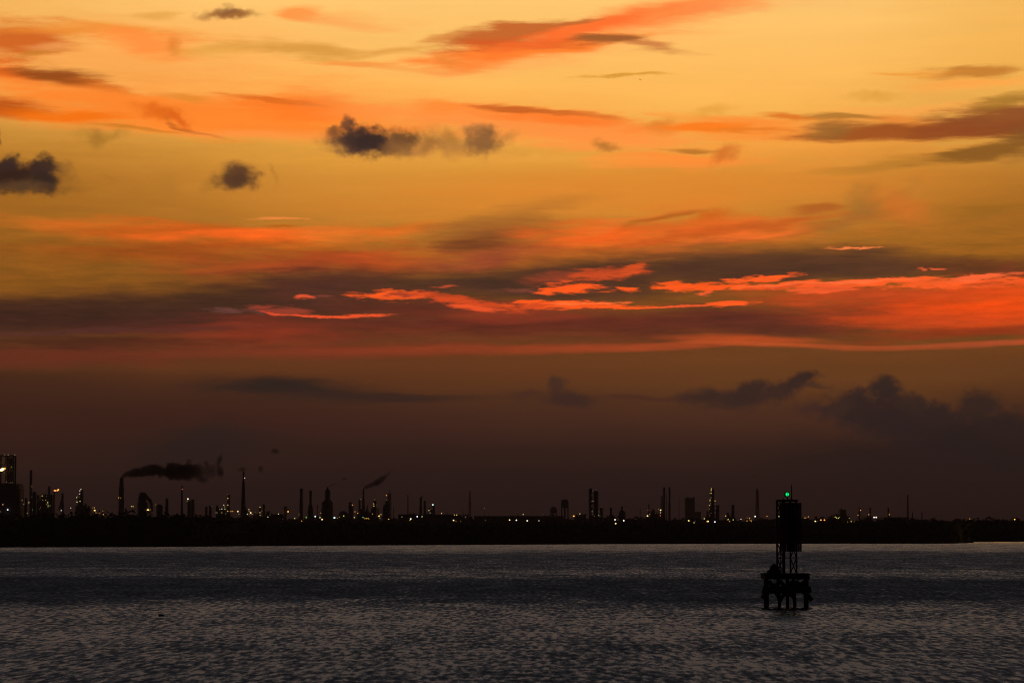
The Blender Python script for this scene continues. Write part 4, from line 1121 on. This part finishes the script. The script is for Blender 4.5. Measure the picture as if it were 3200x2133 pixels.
def plume(label, t, pts, D, dens, seed, fade, nscale):
    """Smoke streaming away from a stack: pts are (x, yc, half height) in crop coordinates along the drift."""
    global NT, N
    s = TILE[t][2] * D / F
    o0 = at(*T(t, pts[0][0], pts[0][1]), D)
    P = [((x - pts[0][0]) * s, -(y - pts[0][1]) * s, h * s * 1.25) for x, y, h in pts]
    Lx = P[-1][0]; zr = max(abs(p[1]) for p in P) + 1; hr = max(p[2] for p in P)
    m = MB(); n = 14
    st = 40
    def ev(x):
        for a, b in zip(P, P[1:]):
            if x <= b[0] + 1e-6:
                f = (x - a[0]) / max(1e-6, b[0] - a[0]); return a[1] + (b[1] - a[1]) * f, a[2] + (b[2] - a[2]) * f
        return P[-1][1:]
    for i in range(st + 1):
        x = Lx * i / st; z, h = ev(x); h *= 1.35
        for k in range(n):
            a = 2 * math.pi * k / n; m.v.append((x, h * math.cos(a), z + h * math.sin(a)))
    for i in range(st):
        for k in range(n): m.f.append((i * n + k, i * n + (k + 1) % n, (i + 1) * n + (k + 1) % n, (i + 1) * n + k))
    m.f.append(tuple(range(n))[::-1]); m.f.append(tuple(range(st * n, st * n + n)))
    mat, nt, pv = volume_mat('smoke_volume')
    keep = (NT, N); NT, N = nt, nt.nodes
    oc = N.new('ShaderNodeTexCoord').outputs['Object']
    sp = N.new('ShaderNodeSeparateXYZ'); lk(oc, sp.inputs[0])
    fx = math_n('DIVIDE', sp.outputs[0], Lx, clamp=True)
    def curve(vals):
        c = N.new('ShaderNodeFloatCurve'); cm = c.mapping.curves[0]
        cm.points[0].location = (vals[0][0], vals[0][1]); cm.points[1].location = (vals[-1][0], vals[-1][1])
        for a, b in vals[1:-1]: cm.points.new(a, b)
        for p in cm.points: p.handle_type = 'VECTOR'
        c.mapping.update(); lk(fx, c.inputs['Value']); return c.outputs[0]
    zc = math_n('MULTIPLY_ADD', curve([(p[0] / Lx, p[1] / zr * .5 + .5) for p in P]), 2 * zr, -zr)
    hc = math_n('MULTIPLY', curve([(p[0] / Lx, p[2] / hr) for p in P]), hr)
    cb_ = N.new('ShaderNodeCombineXYZ'); lk(sp.outputs[1], cb_.inputs[0]); lk(math_n('SUBTRACT', sp.outputs[2], zc), cb_.inputs[1])
    ln = N.new('ShaderNodeVectorMath'); ln.operation = 'LENGTH'; lk(cb_.outputs[0], ln.inputs[0])
    rr = math_n('DIVIDE', ln.outputs['Value'], hc)
    nz = N.new('ShaderNodeTexNoise'); nz.noise_dimensions = '4D'; nz.inputs['W'].default_value = seed
    nz.inputs['Scale'].default_value = nscale; nz.inputs['Detail'].default_value = 4; nz.inputs['Roughness'].default_value = .6
    lk(oc, nz.inputs['Vector'])
    e = math_n('MULTIPLY_ADD', math_n('SUBTRACT', nz.outputs['Fac'], .5), 2.3, rr)
    d = math_n('MULTIPLY', smooth(e, 1.05, .55), math_n('MULTIPLY', curve(fade), dens))
    lk(d, pv.inputs['Density'])
    NT, N = keep
    pv.inputs['Color'].default_value = (.06, .065, .075, 1)
    o = m.build('smoke_plume', mat); o.location = o0
    return tag(o, label, 'smoke')

PUFF, nt, pv = volume_mat('smoke_puff_volume')
NT, N = nt, nt.nodes
oc = N.new('ShaderNodeTexCoord').outputs['Object']
oi = N.new('ShaderNodeObjectInfo')
ln = N.new('ShaderNodeVectorMath'); ln.operation = 'LENGTH'; lk(oc, ln.inputs[0])
nz = N.new('ShaderNodeTexNoise'); nz.noise_dimensions = '4D'; nz.inputs['Scale'].default_value = 1.6; nz.inputs['Detail'].default_value = 3
lk(oc, nz.inputs['Vector']); lk(math_n('MULTIPLY', oi.outputs['Random'], 20), nz.inputs['W'])
lk(math_n('MULTIPLY', smooth(math_n('MULTIPLY_ADD', math_n('SUBTRACT', nz.outputs['Fac'], .5), 1.1, ln.outputs['Value']), 1.0, .2), .17), pv.inputs['Density'])
pv.inputs['Color'].default_value = (.06, .065, .075, 1)
def puff(label, t, x, y, rx, ry, rot=0):
    o = MB().ball((0, 0, 0), 1, 16, 12).build('smoke_puff', PUFF)
    s = TILE[t][2] * DREF / F * 1.35
    o.location = at(*T(t, x, y), DREF); o.scale = (rx * s, (rx + ry) / 2 * s, ry * s); o.rotation_euler = (0, -R(rot), 0)
    tag(o, label, 'smoke', 'loose puffs of smoke')

plume('long black plume drifting right from the broad smoking chimney', 2,
      [(128, 512, 20), (150, 478, 32), (200, 455, 46), (300, 438, 58), (420, 424, 66), (560, 414, 74), (700, 412, 80), (800, 418, 92), (900, 420, 98), (1000, 418, 98), (1080, 402, 108), (1150, 404, 96), (1230, 420, 92), (1330, 415, 92), (1450, 400, 96), (1560, 380, 100)],
      DREF, .36, 3.0, [(0, 1), (.6, 1), (.68, .8), (.74, .5), (.82, .25), (.92, .10), (1, .02)], .13)
plume('short two lobed curl of smoke over the thin smoking stack', 4,
      [(386, 648, 10), (400, 634, 18), (440, 624, 30), (490, 606, 28), (520, 588, 30), (570, 566, 50), (620, 540, 48), (680, 500, 36), (740, 440, 34), (780, 412, 26)],
      DREF, .34, 8.0, [(0, 1), (.5, 1), (.65, .8), (.8, .4), (1, .05)], .35)
plume('thin wisp of smoke slanting up from the wide shouldered tower', 3,
      [(1449, 628, 7), (1465, 618, 9), (1500, 602, 11), (1560, 586, 12), (1605, 574, 13)],
      DREF, .30, 5.0, [(0, 1), (.7, .8), (1, .2)], .8)
puff('upper half of the upright wisp of smoke left of tall needle stack', 2, 1505, 250, 42, 84, -14)
puff('lower half of the upright wisp of smoke left of tall needle stack', 2, 1520, 415, 48, 88, 12)
puff('dark round puff below the far end of the black plume', 2, 1290, 535, 66, 44, 0)
puff('faint slanting puff above the far end of the black plume', 2, 1320, 305, 34, 52, 30)
puff('highest loose puff right of the tall needle stack', 3, 715, 130, 62, 40, -8)
puff('small three cornered puff right of the tall needle stack tip', 3, 513, 375, 42, 48, 0)
puff('faint puff sitting on the tip of the tall needle stack', 3, 250, 382, 64, 32, 0)
puff('faint flat puff right of the thin slanting wisp', 3, 1685, 515, 48, 24, 0)

# ------------------------------------------------------------------ channel beacon on its pile platform
DB = ground_d(1895)
KB = DB / F
bx0 = at(2456, 1895, DB).x
beacon = thing('channel_beacon', (bx0, DB, 0), 'dark range beacon with green light on a timber pile platform in the bay', 'beacon')
def X(px, y=0.0): return at(px, 1640, DB + y).x - bx0
def Z(py): return at(2456, py, DB).z
rg = random.Random(5)
zd0, zd1 = Z(1809), Z(1790.5)
def pile(xb, xt, yb, yt, r=.185):
    m = MB(); n = 12
    a, b = Vector((X(xb, yb), yb, -1.5)), Vector((X(xt, yt), yt, zd0 + .05))
    d = b - a
    vs = []
    for i in range(7):
        p = a + d * i / 6; rr = r * (1.04 - .04 * i / 3) * rg.uniform(.97, 1.03)
        for k in range(n): vs.append((p.x + rr * math.cos(2 * math.pi * k / n), p.y + rr * math.sin(2 * math.pi * k / n), p.z))
    fs = [(i * n + k, i * n + (k + 1) % n, (i + 1) * n + (k + 1) % n, (i + 1) * n + k) for i in range(6) for k in range(n)]
    m.add(vs, fs + [tuple(range(n))[::-1], tuple(range(6 * n, 7 * n))]).build('pile', TIMBER, beacon, True)
pile(2392.5, 2391, -1.9, -1.8); pile(2519.5, 2520.5, -1.9, -1.8); pile(2459.5, 2459.5, -2.0, -1.9)
pile(2437.5, 2430, 1.4, 1.3); pile(2485, 2478, 1.4, 1.3); pile(2396, 2396, 1.9, 1.8); pile(2515, 2515, 1.9, 1.8)
def timber(name, a, b, y, w_, h_):
    MB().bar((X(a[0], y), y, Z(a[1])), (X(b[0], y), y, Z(b[1])), w_, h_).build(name, TIMBER, beacon)
ya = -2.15
timber('waler', (2380, 1846), (2534, 1843), ya, .30, .42)
timber('waler', (2382, 1838), (2532, 1838), 1.65, .30, .42)
timber('brace', (2379, 1865), (2424, 1823), ya - .2, .16, .42)
timber('brace', (2402, 1812), (2440, 1876), ya - .4, .16, .42)
timber('brace', (2436, 1812), (2484, 1870), ya - .2, .16, .42)
timber('brace', (2484, 1812), (2436, 1870), ya - .4, .16, .42)
timber('brace', (2485, 1812), (2536, 1873), ya - .2, .16, .42)
timber('brace', (2520, 1812), (2462, 1856), ya - .4, .16, .42)
timber('brace', (2400, 1850), (2440, 1815), 1.9, .16, .42)
timber('brace', (2465, 1818), (2512, 1852), 1.9, .16, .42)
timber('brace', (2512, 1818), (2468, 1850), 2.1, .16, .42)
MB().bar((X(2458), -1.6, zd0 + .02), (X(2458), -1.6, Z(1818)), .07).build('hanging_chain', GALV, beacon)
# deck: edge beams, cross beams and planks
MB().box((X(2389, -2.5), -2.5, zd0 + .06), (X(2529.5, -2.5), -2.2, zd1 - .07)).build('edge_beam', TIMBER, beacon)
MB().box((X(2389, -2.5), 2.2, zd0 + .06), (X(2529.5, -2.5), 2.5, zd1 - .07)).build('edge_beam', TIMBER, beacon)
for px in (2383, 2415, 2450, 2486, 2516):
    MB().box((X(px), -2.19, zd0 + .02), (X(px) + .2, 2.19, zd1 - .075)).build('cross_beam', TIMBER, beacon)
m = MB()
y = -2.62
while y < 2.6:
    m.box((X(2387, -2.5), y, zd1 - .068), (X(2532, -2.5), y + .235, zd1 + rg.uniform(-.008, .008))); y += .25
m.build('deck_planking', TIMBER, beacon)
# lattice tower, turned a little against the view
th = R(15.3); RT = 32.1 * KB; xc = X(2458)
cor = [(xc + RT * math.cos(th + k * math.pi / 2), RT * math.sin(th + k * math.pi / 2)) for k in range(4)]
zt = Z(1566)
panels = [zd1, Z(1742), Z(1694), Z(1646), Z(1606), zt]
for (x, y) in cor:
    MB().bar((x, y, zd1 - .01), (x, y, zt), .18).build('tower_leg', GALV, beacon)
m = MB()
for a, b in zip(panels, panels[1:]):
    for k in range(4):
        p, q = cor[k], cor[(k + 1) % 4]
        if k % 2: m.bar((*p, a), (*q, b), .085); m.bar((*q, a), (*p, b), .085)
        m.bar((*p, b), (*q, b), .085)
m.build('tower_bracing', GALV, beacon)
# equipment pipe up the middle of the tower
MB().lathe([(.13, zd1), (.13, zt)], (X(2450), .1, 0), 12).build('cable_duct', GALV, beacon, True)
# daymark board of upright slats with a centre stripe, fixed on the front of the tower
zb0, zb1 = Z(1722.5), Z(1570)
yb = -RT - .12
def board(name, x0, x1, mat, parent, y):
    m = MB(); n = max(1, round((x1 - x0) / .24)); wdt = (x1 - x0) / n
    for i in range(n): m.box((x0 + i * wdt + .006, y - .04, zb0 + rg.uniform(0, .03)), (x0 + (i + 1) * wdt - .006, y, zb1 - rg.uniform(0, .02)))
    return m.build(name, mat, parent)
dm = board('daymark', X(2436, yb), X(2505, yb), RED, beacon, yb)
board('centre_stripe', X(2462, yb), X(2480, yb), STRIPE, dm, yb - .045)
m = MB()
for f in (.08, .36, .64, .92):
    z = zb0 + (zb1 - zb0) * f; m.bar((X(2437, yb), yb + .04, z), (X(2504, yb), yb + .04, z), .08)
m.build('daymark_rail', GALV, dm)
for f in (.08, .92):
    z = zb0 + (zb1 - zb0) * f
    for px in (2448, 2490): MB().bar((X(px, yb), yb + .05, z), (X(px, yb), -.2, z), .07).build('daymark_bracket', GALV, dm)
# top platform with guard rail
MB().box((X(2427), -1.0, zt), (X(2492), 1.0, zt + .10)).build('top_platform', GALV, beacon)
zr = Z(1561.5)
m = MB()
c4 = [(X(2428), -.95), (X(2491), -.95), (X(2491), .95), (X(2428), .95)]
for k in range(4):
    p, q = c4[k], c4[(k + 1) % 4]
    m.bar((*p, zt + .1), (*p, zr), .07); m.bar((*p, zr), (*q, zr), .07)
m.build('guard_rail', GALV, beacon)
# ladder on the left
m = MB(); xl0, xl1 = X(2427, -1.05), X(2438.5, -1.05); yl = -1.05
for x in (xl0, xl1): m.bar((x, yl, zd1), (x, yl, zr), .075)
z = zd1 + .3
while z < zr: m.bar((xl0, yl, z), (xl1, yl, z), .05); z += .42
m.build('ladder', GALV, beacon)
# battery boxes and lantern
for (x0, x1, y0, y1) in ((2447, 2456, 1560, 1568), (2470, 2476, 1557, 1569)):
    MB().box((X(x0), -.35, zt + .1), (X(x1), .35, Z(y0))).build('battery_box', GALV, beacon)
MB().box((X(2446.5), -.06, Z(1560)), (X(2449), .06, Z(1555))).build('box_bracket', GALV, beacon)
MB().lathe([(.16, zt + .1), (.16, zt + .14), (.07, zt + .16), (.07, Z(1551))], (X(2461.5), 0, 0), 12).build('lantern_post', GALV, beacon, True)
lc = Vector((X(2459.6), 0, Z(1543.6)))
m = MB(); m.lathe([(.10, -.30), (.22, -.26), (.255, -.20), (.255, .16), (.235, .17), (.235, .12)], n=24)
lan = m.build('lantern', GALV, beacon, True); lan.location = lc; lan.rotation_euler = (R(90), 0, R(14))
LENS = glow('green_signal_lens', (.0, .86, .17), 1.15); LENS.cycles.emission_sampling = 'AUTO'
LENS_GLINT = glow('green_lens_glint', (.35, 1, .62), 1.6)
m = MB(); m.lathe([(.185, .125), (.18, .15), (.13, .185), (.06, .20)], n=24); m.build('lens', LENS, lan, True)
m = MB(); m.ball((-.07, .03, .175), .045, 8, 6, (.7, 1, .5)); m.build('lens_highlight', LENS_GLINT, lan, True)  # pale emissive blob painting in the highlight on the lens
m = MB(); m.bar((0, -.19, .225), (0, .19, .225), .03); m.build('lens_bar', GALV, lan)
MB().lathe([(.055, Z(1563)), (.05, Z(1530)), (.04, Z(1513.5)), (.01, Z(1512))], (X(2475), .2, 0), 8).build('lightning_rod', GALV, beacon, True)
# ragged heap of sticks on the deck
m = MB()
cx, cy = X(2419, -.9), -.9
for i in range(420):
    u = rg.random() ** .7; a = rg.uniform(0, 2 * math.pi)
    h = .96 * (1 - u ** 1.7)
    p = Vector((cx + .68 * u * math.cos(a), cy + .55 * u * math.sin(a), zd1 + .04 + rg.random() * h))
    d = Vector((rg.uniform(-1, 1), rg.uniform(-1, 1), rg.uniform(-.35, .45))).normalized() * rg.uniform(.12, .3)
    q0, q1 = p - d, p + d
    if min(q0.z, q1.z) < zd1 + .02: continue
    m.bar(tuple(q0), tuple(q1), rg.uniform(.025, .06))
prof = [(.62, .0), (.60, .18), (.52, .42), (.42, .66), (.30, .84), (.10, .92)]
m.lathe([(r, z + zd1 + .012) for r, z in prof], (cx, cy, 0), 14)
o = m.build('stick_heap', STICK); o.location = (bx0, DB, 0)
tag(o, 'bulky dark stick heap on the left end of the beacon deck', 'nest')

# ------------------------------------------------------------------ birds
def bird(name, label, loc, verts, edges, rot=(0, 0, 0), scale=1.0):
    """verts: (x, y, z, rx, ry); one skinned surface."""
    me = bpy.data.meshes.new(name)
    me.from_pydata([v[:3] for v in verts], edges, [])
    o = bpy.data.objects.new(name, me); COL.objects.link(o)
    sk = o.modifiers.new('skin', 'SKIN'); sk.use_smooth_shade = True
    for v, d in zip(verts, me.skin_vertices[0].data): d.radius = v[3:5]
    me.skin_vertices[0].data[0].use_root = True
    sb = o.modifiers.new('subdivision', 'SUBSURF'); sb.levels = 1; sb.render_levels = 2
    me.materials.append(FEATHER)
    o.location = loc; o.rotation_euler = rot; o.scale = (scale,) * 3
    return tag(o, label, 'bird')
FLY = lambda up, sweep: ([(0, 0, 0, .075, .07), (.14, 0, .01, .06, .055), (.24, 0, .03, .035, .035), (.31, 0, .045, .04, .04), (.39, 0, .04, .012, .012), (-.16, 0, 0, .05, .045), (-.34, 0, 0, .05, .012),
     (.04, .14, .06 * up, .06, .02), (.06 - sweep * .3, .32, .20 * up, .055, .014), (-.02 - sweep, .56, .20 * up, .03, .01), (-.12 - sweep * 1.4, .72, .16 * up, .01, .006),
     (.04, -.14, .06 * up, .06, .02), (.06 - sweep * .3, -.32, .20 * up, .055, .014), (-.02 - sweep, -.56, .20 * up, .03, .01), (-.12 - sweep * 1.4, -.72, .16 * up, .01, .006)],
    [(0, 1), (1, 2), (2, 3), (3, 4), (0, 5), (5, 6), (0, 7), (7, 8), (8, 9), (9, 10), (0, 11), (11, 12), (12, 13), (13, 14)])
v, e = FLY(.5, .05); bird('flying_bird', 'small bird gliding high in the orange sky under a thin streak cloud', at(2001, 249, 520), v, e, (R(-28), R(8), R(205)), .62)
v, e = FLY(1.0, .08); bird('flying_bird', 'small dark bird flying above the tall tapering derrick', at(2355, 1485, 700), v, e, (R(35), R(-20), R(160)), .55)
v, e = FLY(1.0, .08); bird('flying_bird', 'dark bird skimming low over the water right of the beacon', at(2727.5, 1702.5, 640), v, e, (R(-58), R(10), R(120)), .46)
dv = [(0, 0, .05, .14, .13), (-.17, 0, .06, .10, .09), (-.31, 0, .10, .04, .03), (.14, 0, .06, .11, .11), (.20, 0, .15, .05, .05), (.235, 0, .22, .055, .055), (.33, 0, .215, .018, .014)]
dd = ground_d(1924)
bird('floating_bird', 'dark bird sitting on the grey water in the lower left', (at(503, 1924, dd).x, dd, 0.0), dv, [(0, 1), (1, 2), (0, 3), (3, 4), (4, 5), (5, 6)], (0, 0, R(172)), 1.05)

# ------------------------------------------------------------------ air
HAZE, nt, pv = volume_mat('dusk_haze')
pv.inputs['Density'].default_value = 7.5e-5
pv.inputs['Color'].default_value = (.62, .50, .52, 1)
HAZE.cycles.homogeneous_volume = True
o = MB().box((-5300, -110, -1), (5300, 11900, 165)).build('haze', HAZE)
tag(o, 'thin dusk haze over the bay and the refinery', kind='stuff')
sc.cycles.volume_step_rate = .35
sc.cycles.max_bounces = 6
sc.cycles.use_denoising = True
sc.cycles.use_adaptive_sampling = False
sc.cycles.filter_width = 1.1
sc.cycles.volume_bounces = 0
